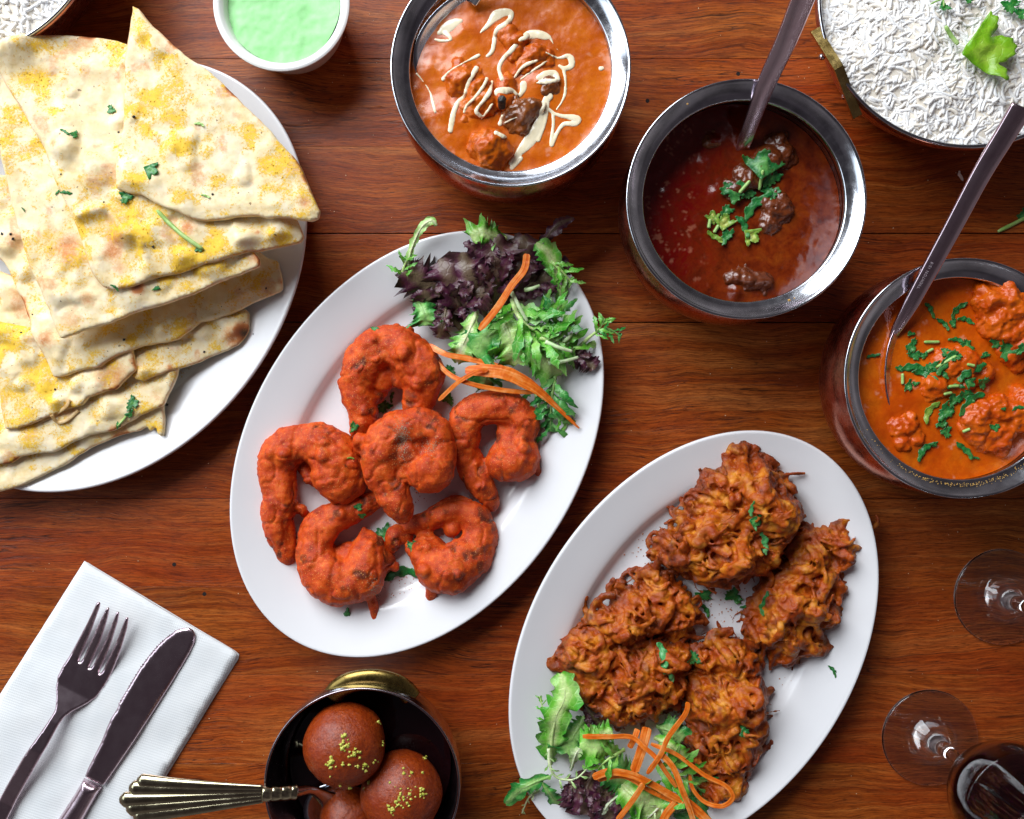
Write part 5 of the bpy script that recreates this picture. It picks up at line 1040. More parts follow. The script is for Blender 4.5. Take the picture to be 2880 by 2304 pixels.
add(SA([(1440, 1280, 1.2), (1470, 1400, 1.8), (1480, 1500, 1.4)], 75, 'dark green leaf beside the hooked prawn', 40, mat=GREEND, kind='frisee'))
add(SA([(1180, 1160, 1.2), (1120, 1230, 1.6), (1140, 1300, 1.2)], 100, 'dark leaf under the carrot ribbons', 41, mat=GREEND, teeth=6, ruf=0.3))
for x0, y0, x1, y1, zz in ((1520, 985, 1700, 1050, 3.4), (1540, 1130, 1740, 1090, 3.0), (1290, 650, 1400, 850, 3.4), (1380, 635, 1480, 605, 3.3), (1640, 980, 1700, 930, 3.0)):
    P = spline([[*W(*zq(x0, y0), zz), zz-0.1], [*W(*zq((x0+x1)/2, (y0+y1)/2+8), zz), zz+0.1], [*W(*zq(x1, y1), zz), zz-0.1]], 16); V, F = tube(P, np.linspace(0.14, 0.09, 16), 8, 0.6)
    tag(mesh('leaf_stalk', V, F, m_simple('white_green_stalk', '#a8d088', '#e4f0c8', 2, 0.4) if 'WGS' not in globals() else WGS), {1520: 'whitest cut leaf stalk at the right of the green bunch', 1540: 'pale leaf stalk beside the frilled purple tip', 1290: 'pale leaf stalk next to the lower end of the upright carrot', 1380: 'short pale leaf stalk on the purple clump', 1640: 'tiny pale stalk end near the right plate rim'}[x0], 'leaf stalk', 'loose pale leaf stalks on the prawn plate'); REG.append((V, F))
    WGS = bpy.data.materials['white_green_stalk']
for V, F in REG: register(V, F)
cA = 'carrot strips on the prawn plate'
carrot(zq, k, [(1395, 395, 3.9), (1375, 500, 3.9), (1290, 610, 3.8), (1200, 750, 3.8), (1075, 905, 3.5)], 30, 'thick upright carrot strip leaning on the purple lettuce', 1, cA, 0.2)
carrot(zq, k, [(735, 1010, 2.4), (850, 1070, 2.8), (1000, 1100, 2.8), (1240, 1160, 2.8)], 24, 'carrot strip starting at the ridged prawn', 2, cA)
carrot(zq, k, [(980, 1180, 2.6), (1120, 1180, 3.0), (1260, 1200, 3.1), (1400, 1270, 3.0), (1500, 1340, 2.8), (1610, 1440, 2.4), (1745, 1568, 2.0)], [38, 52, 56, 50, 34, 20, 12], 'widest carrot ribbon, streaked, curving over the hooked prawn', 3, cA)
carrot(zq, k, [(1130, 1175, 3.2), (1050, 1190, 3.2), (930, 1260, 3.0), (800, 1380, 2.4)], 19, 'thin carrot strip crossing over its neighbour', 5, cA)
carrot(zq, k, [(780, 1120, 2.6), (880, 1210, 2.8), (1020, 1270, 2.9), (1220, 1310, 2.7), (1440, 1330, 2.5)], 20, 'long carrot strip lowest on the prawn plate', 6, cA)
# second salad
zs = Z(1380, 1750, 0.4174); REG = []
def SB(path, w, label, seed, mat=GREEN, **q):
    REG.append(lettuce(zs, k, path, w, label, seed, mat, gB, **q))
SB([(400, 980, 1.3), (410, 820, 2.2), (440, 640, 2.8), (500, 500, 2.8), (470, 350, 2.4)], 95, 'green lettuce leaf with a wide pale rib standing at the left rim', 1, teeth=7, ruf=0.25)
SB([(430, 780, 2.2), (370, 640, 2.6), (330, 500, 2.6)], 34, 'thin pale green branch at the far left of the lower salad', 2, kind='frisee')
SB([(390, 850, 2.4), (400, 970, 2.5), (450, 1050, 2.4), (560, 1060, 2.4), (650, 990, 2.5), (730, 930, 2.5)], 44, 'pale stalk bent like a hook at the left of the lower salad', 3, mat=m_leaf('pale_stalk_b', '#e4f0c0', '#c0e094', '#78bc48'), kind='frisee')
SB([(540, 1000, 1.8), (570, 900, 2.9), (600, 850, 3.0)], 34, 'short cut pale stem end pointing up', 4, mat=m_leaf('cut_stem', '#e8f0cc', '#c8e0a0', '#98c870'), teeth=3, ruf=0.1)
SB([(640, 640, 1.6), (560, 760, 2.0), (520, 880, 2.0)], 130, 'dark green leaf under the wide fritter', 5, mat=GREEND, teeth=7)
SB([(400, 1040, 2.2), (300, 1080, 2.6), (200, 1130, 2.5), (100, 1220, 1.9)], 55, 'rocket leaf hanging off the lower left plate rim', 6, mat=GREEND, teeth=3, ruf=0.15)
SB([(340, 1080, 2.4), (400, 1160, 2.2), (470, 1250, 1.7)], 40, 'second lobe of rocket pointing down at the left', 7, mat=GREEND, teeth=2, ruf=0.12)
SB([(330, 1130, 2.0), (260, 1180, 2.2), (210, 1290, 1.6)], 30, 'withered pale stem below the rocket leaf', 8, mat=m_leaf('withered_stem', '#d8e0b0', '#a8b878', '#88a058'), kind='frisee')
SB([(850, 880, 2.0), (740, 850, 2.9), (600, 830, 2.7)], 95, 'toothed green leaf left of the crossing carrot strips', 9, teeth=6, ruf=0.2)
SB([(900, 860, 2.2), (800, 920, 3.0), (720, 990, 2.8)], 70, 'jagged green leaf over the dark purple lettuce', 10, kind='frisee')
SB([(1000, 1100, 1.8), (900, 1050, 2.2), (760, 1000, 2.0)], 110, 'dark green leaf below the toothed one', 11, mat=GREEND, teeth=7)
SB([(620, 700, 1.6), (700, 760, 2.4), (820, 740, 2.4)], 70, 'green tip showing under the wide fritter', 12, teeth=6)
SB([(1100, 780, 2.2), (1220, 840, 2.8), (1320, 940, 2.6)], 60, 'light green curl right of the crossing carrots', 13, teeth=5)
SB([(1100, 950, 1.8), (1230, 1000, 2.6), (1340, 1080, 2.4)], 110, 'green lettuce leaf between the carrot strips and the long fritter', 14, kind='frisee')
SB([(860, 1060, 1.8), (940, 1150, 2.6), (1060, 1220, 2.8), (1100, 1330, 2.4)], 140, 'bright ruffled lettuce leaf at the bottom edge', 15, teeth=9, ruf=0.45)
SB([(700, 1000, 1.2), (640, 1140, 2.0), (620, 1300, 2.2)], 150, 'purple lettuce leaf at the bottom left of the lower salad', 16, mat=PURP, teeth=12, ruf=0.42)
SB([(820, 1040, 1.2), (780, 1180, 2.1), (800, 1330, 2.2)], 150, 'purple lettuce leaf in front of the ruffled green leaf', 17, mat=PURP, teeth=12, ruf=0.42)
SB([(500, 1030, 1.2), (560, 1120, 1.9), (560, 1260, 1.8)], 90, 'small purple lettuce leaf beside the rocket', 18, mat=PURP, teeth=9, ruf=0.4)
SB([(870, 1160, 2.4), (800, 1220, 2.8), (750, 1300, 2.6)], 16, 'thin pale vein lying on the purple lettuce', 19, mat=m_leaf('pale_vein', '#e0e8c8', '#b8c8a0', '#90a880'), teeth=3)
SB([(1200, 1180, 2.0), (1120, 1260, 2.7), (1040, 1340, 2.6)], 50, 'whitish lettuce rib at the bottom edge', 20, mat=m_leaf('white_rib', '#eef2d8', '#d0e0a8', '#90c060'), kind='frisee')
SB([(1330, 1000, 1.2), (1380, 1090, 1.9), (1430, 1160, 1.5)], 80, 'dark green frill beside the long fritter', 21, mat=GREEND, kind='frisee')
SB([(640, 560, 1.2), (700, 640, 1.6), (780, 690, 1.4)], 90, 'purple leaf in the shade of the wide fritter', 22, mat=PURP, teeth=8)
SB([(1120, 700, 1.2), (1220, 740, 1.8), (1300, 800, 1.6)], 90, 'dark leaf in the gap between two fritters', 23, mat=GREEND, teeth=7)
SB([(1340, 1150, 1.2), (1380, 1250, 1.9), (1360, 1380, 1.6)], 100, 'dark green leaf at the lower right of the lower salad', 24, mat=GREEND, teeth=7)
for V, F in REG: register(V, F)
cB = 'carrot strips on the fritter plate'
carrot(zs, k, [(620, 770, 3.2), (800, 772, 3.3), (950, 775, 3.3), (1030, 840, 3.4), (1110, 910, 3.4), (1180, 1010, 3.2), (1250, 1110, 3.0)], 19, 'carrot strip pointing left at the wide fritter, bent in the middle', 1, cB)
carrot(zs, k, [(990, 720, 2.8), (965, 790, 2.9), (935, 845, 2.8)], 24, 'short carrot stub below the wide fritter', 8, cB)
carrot(zs, k, [(1055, 710, 2.9), (1020, 850, 3.0), (965, 1010, 2.9)], 40, 'wide double carrot ribbon running down from the wide fritter', 3, cB, 0.16)
carrot(zs, k, [(1330, 540, 4.0), (1310, 620, 4.0), (1200, 770, 3.7), (1140, 900, 3.6), (1055, 1020, 3.2)], 20, 'carrot strip resting on the edge of the long fritter', 2, cB)
carrot(zs, k, [(690, 1045, 2.9), (800, 1010, 3.2), (950, 1030, 3.3), (1100, 1100, 3.2), (1290, 1210, 3.0)], 30, 'carrot ribbon arching over the ruffled green leaf', 4, cB)
carrot(zs, k, [(720, 1060, 2.6), (900, 1040, 2.9), (1080, 1140, 3.0), (1260, 1220, 2.8)], 18, 'carrot strip just under the arching ribbon', 11, cB)
carrot(zs, k, [(1080, 820, 3.0), (1250, 890, 3.2), (1440, 1030, 3.2), (1580, 1100, 3.3), (1632, 1180, 3.3), (1560, 1240, 3.1), (1440, 1210, 2.8), (1360, 1120, 2.6), (1340, 1020, 2.4)], 17, 'long carrot strip looping back on the right', 5, cB)
carrot(zs, k, [(1150, 890, 3.5), (1230, 980, 3.5), (1290, 1130, 3.5), (1340, 1260, 3.3), (1380, 1380, 3.1)], 24, 'carrot strip curving down to the bottom edge', 6, cB)
carrot(zs, k, [(1030, 1090, 3.5), (950, 1210, 3.3), (850, 1340, 3.1)], 22, 'pinkish carrot strip slanting down left to the bottom edge', 7, cB)
carrot(zs, k, [(1250, 1215, 3.0), (1180, 1300, 3.0), (1150, 1380, 3.0)], 34, 'short wide carrot piece at the bottom edge', 9, cB)
carrot(zs, k, [(1300, 1200, 3.1), (1400, 1280, 3.1), (1520, 1400, 3.0)], 40, 'widest carrot piece at the bottom edge', 10, cB)
# ------------------------------------------------------------------ cream on the orange curry
def drizzle(strokes):
    parts = []
    for st in strokes:
        q = spline(st, max(12, len(st)*9)); q = resample(q, 7)
        for x, y, w in q:
            px, py = z1(x, y); p = hit(px, py); r = R(w*0.371/2, p[2])*(1.1+0.35*noise3(np.array([[x/90, y/90, 0.5]]), 5)[0])
            parts.append(ellipsoid((p[0], p[1], p[2]+0.0), (r, r, min(0.06, r*0.45)), 0, 12, 6))
    V, F, N = fuse(parts, 0.045, 2); return V+N*(0.01*fbm(V, 0.3, 2, 3))[:, None], F
CT = thing('cream_swirl', 'white cream poured in loops over the orange curry', 'cream', (*B1, 5.9))
groups = [
 [[(500, 250, 40), (560, 210, 75), (620, 175, 70), (660, 160, 40)], [(470, 300, 22), (520, 310, 28), (590, 300, 20), (540, 240, 60)]],
 [[(810, 250, 16), (870, 190, 45), (930, 120, 75), (990, 95, 75), (1045, 100, 45), (1035, 150, 40), (1000, 185, 40), (950, 215, 40), (925, 260, 34), (915, 330, 32), (900, 390, 30), (865, 425, 26)]],
 [[(1110, 305, 30), (1170, 270, 55), (1240, 260, 75), (1300, 275, 70), (1340, 290, 30), (1375, 350, 10), (1430, 415, 10)], [(1080, 340, 40), (1040, 390, 45), (990, 440, 45), (960, 490, 36), (955, 540, 30), (975, 600, 34)]],
 [[(1310, 400, 16), (1400, 440, 24), (1470, 425, 40), (1500, 450, 45), (1500, 500, 40), (1450, 520, 34), (1410, 500, 26)], [(1440, 520, 26), (1455, 600, 24), (1455, 700, 24), (1430, 770, 20), (1390, 830, 20)]],
 [[(1250, 590, 40), (1310, 570, 70), (1370, 560, 60), (1395, 600, 50)], [(1240, 630, 16), (1300, 620, 50), (1390, 610, 30)]],
 [[(1070, 590, 22), (1120, 520, 26), (1180, 480, 30), (1240, 460, 20)], [(1120, 600, 16), (1190, 550, 20), (1260, 500, 22), (1320, 460, 16)]],
 [[(530, 600, 30), (580, 540, 20), (680, 480, 18), (760, 440, 30), (800, 420, 24)], [(330, 560, 22), (380, 620, 14), (430, 700, 16), (450, 770, 30), (470, 850, 26)]],
 [[(780, 520, 34), (740, 590, 34), (710, 660, 34), (690, 730, 30), (640, 780, 34), (610, 850, 40), (595, 930, 44), (585, 990, 44)]],
 [[(860, 600, 34), (830, 660, 30), (770, 740, 28), (710, 800, 24), (690, 850, 28)], [(900, 620, 30), (880, 700, 36), (830, 770, 36), (780, 840, 40), (810, 880, 34)], [(900, 790, 24), (860, 850, 26), (820, 900, 18)]],
 [[(950, 700, 60), (1000, 690, 50), (1050, 690, 34), (1090, 720, 20)], [(1140, 640, 50), (1135, 680, 44), (1110, 730, 20)]],
 [[(1330, 730, 55), (1300, 770, 50), (1270, 850, 50), (1260, 920, 80), (1230, 990, 95), (1190, 1060, 85), (1130, 1130, 70), (1080, 1190, 45), (1040, 1240, 30), (1120, 1200, 30), (1050, 1270, 34)], [(1320, 760, 40), (1310, 870, 34), (1290, 960, 34), (1250, 1060, 40)]],
 [[(1330, 830, 30), (1370, 860, 26), (1430, 880, 30), (1500, 890, 40), (1550, 905, 44), (1530, 940, 36), (1450, 940, 34), (1410, 980, 30), (1380, 1040, 30), (1350, 1100, 34), (1355, 1020, 30), (1365, 940, 28), (1360, 850, 24)]],
 [[(930, 1010, 40), (970, 1030, 40), (1000, 1040, 26)], [(980, 880, 26), (960, 940, 36)]],
 [[(1725, 520, 34), (1735, 518, 30)], [(1000, 930, 18), (1060, 900, 16), (1090, 890, 12)]],
]
for g in groups:
    V, F = drizzle(g); mesh('cream_trail', V, F, CREAM, CT)

# ------------------------------------------------------------------ coriander
def leaf_outline(kind, rng):
    if kind == 'fan':
        a = np.linspace(-0.85, 0.85, 64); r = 1.75*(0.66+0.34*np.abs(np.cos(a*3.6+rng.uniform(-.2, .2)))**0.7)+0.13*(np.abs(((a*5.5+rng.uniform(0, 1)) % 1)-0.5)*2-0.5)
        p = np.c_[r*np.cos(a)-0.85, r*np.sin(a)*rng.uniform(0.8, 1.05)]; return np.vstack([[-0.9, 0.04], [-0.9, -0.04], p])
    if kind == 'strip':
        s = np.linspace(-1, 1, 26); w = 0.26*np.sqrt(1-(s*0.96)**2)*(1+0.35*np.sign(np.sin(s*9+rng.uniform(0, 6)))*0.6); c = 0.25*np.sin(s*1.8+rng.uniform(0, 3))
        return np.vstack([np.c_[s, c-w], np.c_[s[::-1], c[::-1]+w[::-1]]])
    a = np.linspace(0, 2*np.pi, 60, endpoint=False); ph = rng.uniform(0, 6, 3); r = 0.75+0.18*np.sin(3*a+ph[0])+0.10*np.sin(5*a+ph[1])+0.09*np.sign(np.sin(11*a+ph[2]))
    return np.c_[r*np.cos(a), r*np.sin(a)*rng.uniform(0.55, 0.95)]
PROTO = {}
def coriander(px, py, size, rot=0, kind='frag', mat=None, label='', group=None, seed=0, lift=0.05, curl=0.25):
    """size: full length in photograph pixels; rot degrees"""
    rng = np.random.default_rng(seed+int(px*7+py)); mat = mat or CORI; p = hit(px, py); L = R(size/2, p[2]); o2 = leaf_outline(kind, rng)*L; a = math.radians(rot)
    poly = np.c_[o2[:, 0]*math.cos(a)-o2[:, 1]*math.sin(a), o2[:, 0]*math.sin(a)+o2[:, 1]*math.cos(a)]+p[:2]
    st = max(0.05, L/12); v, f, b = cdt(poly, st, 0.2, seed); t = v[f[0]]
    if np.cross(t[1]-t[0], t[2]-t[0]) < 0: f = [q[::-1] for q in f]
    # drape: sample the ground loosely, then curl
    gz = np.array([top_z(x, y) for x, y in v]); gz = np.clip(gz, p[2]-0.5*L, p[2]+0.25)
    for _ in range(3):
        d2 = ((v[:, None]-v[None])**2).sum(2); w = np.exp(-d2/(0.3*L)**2); gz = np.maximum((w@gz)/w.sum(1), 0)
    rr = np.hypot(*(v-p[:2]).T)/L; ed = edge_dist(v, b)
    zz = gz+lift+curl*L*rr**2*(0.4+0.6*noise3(P3(v[:, 0], v[:, 1])/(0.9*L)+seed*1.7, seed))+0.10*L*noise3(P3(v[:, 0], v[:, 1])/(0.35*L), seed+3)
    th = 0.018; n = len(v); V = np.vstack([np.c_[v, zz], np.c_[v, zz-th]]); ec = {(q[i], q[(i+1) % 3]) for q in f for i in range(len(q))}
    be = [e for e in ec if (e[1], e[0]) not in ec]; F = f+[[i+n for i in q[::-1]] for q in f]+[[e[1], e[0], e[0]+n, e[1]+n] for e in be]
    u = np.clip(1-ed/(0.35*L), 0, 1); o = mesh('coriander_leaf', V, F, mat, attrs={'u': np.r_[u, u]*0.8+0.15}); tag(o, label, 'herb', group); return V, F
def stalk(pts, w, label, group=None, mat=None, name='coriander_stalk', lift=0.05, own=True):
    q = []
    for x, y in pts: h = hit(x, y); q.append([h[0], h[1], h[2]+lift])
    P = spline(q, 20); V, F = tube(P, R(w/2, P[:, 2].mean())*np.interp(np.linspace(0, 1, 20), [0, .1, .9, 1], [0.6, 1, 1, 0.7]), 8)
    o = mesh(name, V, F, mat or STEM); tag(o, label, 'herb', group); return V, F
later = []
G2 = 'coriander on the dark curry'; G3 = 'chopped coriander on the chicken curry'; G3L = 'one of the many chopped coriander pieces floating on the chicken curry'
def c2(x, y, s, r, kd, m, lab): later.append(coriander(*z2(x, y), s*0.50, r, kd, m, lab, G2, len(later)+3, 0.08, 0.4))
c2(1040, 660, 190, 80, 'fan', CORI, 'forked coriander leaf highest on the dark curry')
c2(1090, 740, 140, 20, 'frag', CORI, 'dark coriander scrap right of the forked leaf')
c2(850, 830, 170, -10, 'frag', CORI, 'bushy coriander leaf in the middle of the dark curry')
c2(940, 850, 110, 50, 'frag', CORI, 'coriander scrap touching the bushy leaf')
c2(1000, 940, 210, 55, 'strip', CORI, 'long coriander strip beside the rounded meat piece')
c2(1080, 850, 120, -20, 'frag', CORI, 'coriander scrap above the rounded meat piece')
c2(800, 960, 90, 10, 'frag', CORI, 'small coriander scrap left of centre')
c2(710, 1010, 90, 100, 'fan', CORIY, 'yellowed coriander tip at the lower left')
c2(780, 1040, 110, 80, 'fan', CORIY, 'yellowed coriander leaf beside the yellow tip')
c2(800, 1130, 120, 60, 'frag', CORI, 'green edged scrap under the yellow leaves')
c2(730, 1140, 120, -50, 'strip', CORIY, 'pale leaf strip lowest on the dark curry')
c2(900, 1070, 140, -50, 'strip', CORI, 'green half of the two toned coriander piece')
c2(960, 1130, 110, -40, 'fan', CORIY, 'yellow half of the two toned coriander piece')
for pts, lb in (([(1035, 700), (1010, 830)], 'thick stalk of the forked coriander leaf'), ([(950, 770), (880, 850)], 'slanting stalk on the bushy coriander leaf'), ([(690, 1020), (680, 1080)], 'left stalk of the yellowed coriander'), ([(745, 1060), (715, 1110)], 'right stalk of the yellowed coriander')): later.append(stalk([z2(*p) for p in pts], 10, lb, 'coriander stalks on the dark curry', lift=0.14))
def coriander_where(x, y, kd):
    w = 'along the upper side' if y < 620 else ('along the lower side' if y > 1180 else ('left of the centre' if x < 990 else ('right of the centre' if x > 1290 else ('just above the middle' if y < 900 else 'just below the middle'))))
    return ('narrow ribbon' if kd == 'strip' else 'ragged scrap')+' of coriander '+w+' of the chicken curry'
for i, (x, y, s, r, kd) in enumerate(((960, 450, 120, -45, 'strip'), (1040, 540, 110, -50, 'strip'), (1150, 450, 150, 55, 'strip'), (1110, 530, 80, 90, 'frag'), (1190, 520, 120, -10, 'strip'), (835, 600, 70, 0, 'frag'), (840, 680, 130, 60, 'frag'), (860, 740, 120, 0, 'frag'), (920, 740, 90, 30, 'frag'),
        (590, 745, 90, 30, 'strip'), (1130, 650, 110, -20, 'strip'), (1200, 675, 110, -40, 'frag'), (860, 835, 190, 10, 'strip'), (960, 820, 120, 40, 'frag'), (760, 825, 60, 0, 'frag'), (1080, 790, 200, 35, 'strip'), (920, 875, 160, -10, 'strip'), (1020, 860, 130, -30, 'strip'), (1240, 850, 210, 48, 'strip'), (820, 940, 100, 70, 'frag'), (865, 925, 60, 0, 'frag'),
        (1130, 745, 90, 60, 'frag'), (1070, 720, 90, 20, 'frag'), (1220, 920, 90, -30, 'fan'), (1310, 920, 100, 60, 'frag'), (1120, 950, 110, -10, 'strip'), (1240, 1060, 220, 35, 'strip'), (1120, 1030, 130, 20, 'frag'), (1060, 1110, 150, 60, 'frag'), (1040, 1180, 110, 50, 'frag'), (1065, 1240, 100, 90, 'frag'),
        (1180, 1360, 150, -60, 'strip'), (930, 1370, 160, 50, 'strip'), (985, 1320, 70, 10, 'frag'), (1380, 1210, 90, 0, 'frag'), (1440, 1090, 45, 0, 'frag'), (1400, 655, 130, 0, 'frag'), (1470, 700, 170, -20, 'frag'), (1560, 700, 110, 30, 'frag'), (1540, 1090, 90, 20, 'strip'), (1200, 1000, 120, -40, 'frag'), (1320, 740, 80, 20, 'frag'), (1255, 1415, 60, 0, 'strip'))):
    later.append(coriander(*z6(x, y), s*0.4313, r, kd, CORI, coriander_where(x, y, kd), G3, 50+i, 0.08, 0.35))
later.append(coriander(*z6(970, 1115), 170*0.4313, 60, 'strip', CORIY, 'largest pale coriander piece below the spoon tip on the chicken curry', G3, 120, 0.1, 0.2))
for i, pts in enumerate(([(920, 655), (1020, 655)], [(940, 720), (980, 700)], [(1050, 995), (1100, 985)], [(1200, 800), (1250, 810)], [(1170, 1240), (1220, 1220)], [(780, 860), (780, 930)], [(1000, 820), (1130, 745)], [(1080, 945), (1150, 940)])):
    later.append(stalk([z6(*p) for p in pts], 9, ['stalk near the spoon side, upper one', 'short stalk below the upper stalk', 'stalk at the foot of the central herbs', 'stalk on top of the central chicken piece', 'stalk lowest on the chicken curry', 'upright stalk left of the central herbs', 'longest stalk crossing the central herbs', 'stalk in the lower half of the central herbs'][i].replace('stalk', 'coriander stalk', 1)+' in the right hand bowl', 'coriander stalks on the chicken curry', lift=0.1))
for V, F in later: register(V, F)
GN = 'coriander bits on the flatbread'
def cn(x, y, s, r, kd, lab, m=None): coriander(*z7(x, y), s*0.4453, r, kd, m, lab, GN, int(x), 0.05, 0.3)
cn(705, 695, 75, -70, 'frag', 'coriander scrap left of the topmost flatbread'); cn(470, 850, 60, 70, 'frag', 'small two armed coriander sprig on the second flatbread'); cn(410, 835, 70, -15, 'strip', 'thin coriander strand beside the small sprig')
cn(955, 1075, 110, -20, 'fan', 'curled coriander leaf on the topmost flatbread'); cn(1262, 792, 70, -15, 'strip', 'short green coriander cut on the topmost flatbread, upper one', STEM); cn(1303, 1242, 60, 0, 'strip', 'short green coriander cut near the lower edge of the topmost flatbread', STEM)
cn(795, 1248, 100, 10, 'frag', 'coriander leaf tucked against the edge of the topmost flatbread'); cn(1255, 1575, 60, -30, 'frag', 'coriander leaf at the end of the long green stalk'); cn(370, 1215, 50, 60, 'strip', 'coriander wisp at the left of the fan'); cn(420, 1220, 80, 10, 'strip', 'coriander strand beside the left hand wisp'); cn(148, 1325, 35, -60, 'strip', 'tiny coriander tip at the left edge of the fan')
stalk([z7(*p) for p in ((995, 1330), (1060, 1400), (1160, 1490), (1285, 1578))], 12, 'long green coriander stalk sticking out from under the topmost flatbread', None, lift=0.08)
coriander(*z8(840, 975), 110*0.4453, 75, 'frag', None, 'large dark coriander sprig on the lower flatbreads', GN, 5, .05, .3); coriander(*z8(820, 1040), 80*0.4453, 50, 'frag', None, 'lower half of the large coriander sprig', GN, 6, .05, .3)
coriander(*z8(748, 1115), 55*0.4453, 70, 'frag', None, 'foot of the large coriander sprig', GN, 7, .05, .3); coriander(*z8(725, 248), 60*0.4453, -40, 'strip', None, 'coriander tip on the third flatbread', GN, 8, .05, .2); coriander(*z8(990, 250), 60*0.4453, 20, 'frag', None, 'coriander scrap under the edge of the second flatbread', GN, 9, .05, .2)
stalk([z8(*p) for p in ((840, 1000), (790, 1070), (745, 1120))], 6, 'thin stalk of the large coriander sprig')
# fried onion shreds and seeds on the breads
for pts, lab in (([(330, 1050), (370, 1095), (430, 1080), (500, 1020)], 'curled onion shred below the lower flatbread corner'), ([(250, 1090), (330, 1055), (420, 1000), (440, 950)], 'brown onion shred below the lower flatbread corner')):
    q = []; 
    for p in pts: h = hit(*z8(*p)); q.append([h[0], h[1], h[2]+0.1])
    V, F = bar(spline(q, 24), np.full(24, 0.2), np.full(24, 0.06)); tag(mesh('onion_shred', V, F, m_simple('cooked_onion', '#c09048', '#e8d0a0', 2, 0.4)), lab, 'onion')
crumbs('black_seeds', [hit(*z7(x, y)) for x, y in ((15, 1478), (68, 1480), (83, 1508), (750, 835), (845, 738), (1342, 1228), (970, 1560), (655, 1278), (385, 1100))]+[hit(*z8(x, y)) for x, y in ((350, 888), (390, 930), (1400, 365), (1680, 250), (1290, 650), (785, 575), (205, 415), (135, 528), (1600, 538), (1055, 985))], 0.09, m_simple('black_seed', '#101418', '#2c3036', 5, 0.5), 'tiny black seeds on the flatbreads', 'seeds', 4)
# coriander on the other plates
GP = 'coriander bits among the prawns'
def cp(z, x, y, s, r, kd, lab, grp, m=None, lift=0.06): coriander(*z(x, y), s*0.4174, r, kd, m, lab, grp, int(x+y), lift, 0.3)
cp(zq, 430, 1420, 120, 10, 'frag', 'coriander leaf in the hollow of the ridged prawn', GP); cp(zq, 490, 1360, 80, 70, 'strip', 'coriander strand beside the hollow leaf', GP); cp(zq, 230, 1560, 90, 60, 'frag', 'dark coriander scrap on the lower end of the ridged prawn', GP)
cp(zp, 930, 780, 70, -40, 'frag', 'coriander scrap between the left and centre prawns', GP); cp(zp, 955, 840, 60, 10, 'frag', 'small coriander scrap just below its twin', GP)
cp(zp, 1225, 1245, 250, 8, 'strip', 'long dark coriander strip on the plate between the two lower prawns', GP); cp(zp, 855, 1490, 80, 80, 'frag', 'coriander scrap under the large round prawn', GP)
cp(zp, 1100, 960, 160, 60, 'frag', 'dark coriander behind the exposed tail', GP); cp(zp, 1290, 1040, 90, 40, 'frag', 'dark coriander right of the exposed tail', GP); cp(zq, 370, 900, 70, 0, 'frag', 'green scrap behind the top of the ridged prawn', GP); cp(zp, 880, 455, 50, 0, 'strip', 'green fennel seed on the left prawn', GP, CORIY)
cp(zq, 870, 1170, 110, -20, 'frag', 'dark green scrap between prawn and carrots', GP); cp(zq, 860, 1370, 120, -30, 'frag', 'green frill left of the hooked prawn', GP, GREEND)
GF = 'coriander bits on the fritters'; zf = Z(1750, 1180, 0.3593)
def cf(x, y, s, r, kd, lab, m=None): coriander(*zf(x, y), s*0.3593, r, kd, m, lab, GF, int(x), 0.07, 0.3)
LG = m_leaf('light_coriander', '#a8d890', '#58b468', '#2c8c48')
cf(1020, 700, 130, 100, 'strip', 'light green coriander stem on top of the largest fritter', LG); cf(1045, 800, 110, -10, 'fan', 'coriander leaf in the middle of the largest fritter', CORI); cf(1105, 970, 190, -62, 'strip', 'coriander strip lowest on the largest fritter', LG)
cf(1120, 1440, 190, 92, 'strip', 'narrow coriander strip on the right fritter', CORI); cf(640, 1370, 160, 0, 'frag', 'dark coriander under the largest fritter, left one', CORI); cf(870, 1380, 180, -30, 'frag', 'dark coriander under the largest fritter, right one', CORI); cf(640, 1490, 130, -60, 'strip', 'coriander strip right of the pale crusted fritter', CORI); cf(960, 1465, 90, -15, 'strip', 'small coriander cut on the bare plate between the fritters', CORI)
coriander(*zs(1150, 240), 200*k, -70, 'strip', LG, 'long light coriander leaf on the wide fritter', GF, 4, 0.1, 0.2); coriander(*zs(1190, 350), 150*k, -65, 'strip', LG, 'tail of the long light coriander leaf', GF, 5, 0.1, 0.2)
coriander(*zs(1365, 240), 110*k, 80, 'frag', CORI, 'coriander scrap in the gap between wide and long fritters', GF, 6, 0.1, 0.2); coriander(*zs(1705, 730), 100*k, 80, 'frag', CORI, 'dark coriander scrap on the long fritter', GF, 7, 0.08, 0.3)
coriander(*zb(1500, 1075), 60*.64, -60, 'strip', CORI, 'lone coriander scrap on the bare lower right of the plate', GF, 9, 0.05, 0.1)
# on the rice
z5 = Z(2200, 0, 0.3154); GRc = 'coriander on the rice'
later = [coriander(*z5(1810, 460), 560*0.3154, 12, 'fan', CORIL, 'large yellow green coriander leaf on the rice', GRc, 3, 0.22, 0.25)]
stalk([z5(*p) for p in ((1440, 245), (1490, 330), (1555, 410))], 12, 'pale stalk of the large leaf on the rice', None, lift=0.2)
coriander(*z5(1440, 70), 130*.3154, -20, 'frag', CORI, 'small sprig on the rice near the top edge', GRc, 4, 0.12, 0.3); stalk([z5(*p) for p in ((1310, 50), (1370, 20), (1420, 10), (1430, 70))], 5, 'thin stalk of the small sprig on the rice', lift=0.16)
coriander(*z5(1650, 0), 140*.3154, 0, 'frag', CORI, 'leaf tip cut by the top edge above the rice', GRc, 5, 0.12, 0.3); coriander(*z5(2020, 60), 200*.3154, 20, 'frag', CORI, 'bunched coriander leaf at the top right corner', GRc, 6, 0.14, 0.4); coriander(*z5(2110, 130), 150*.3154, -50, 'frag', CORI, 'second coriander leaf at the top right corner', GRc, 7, 0.14, 0.4)
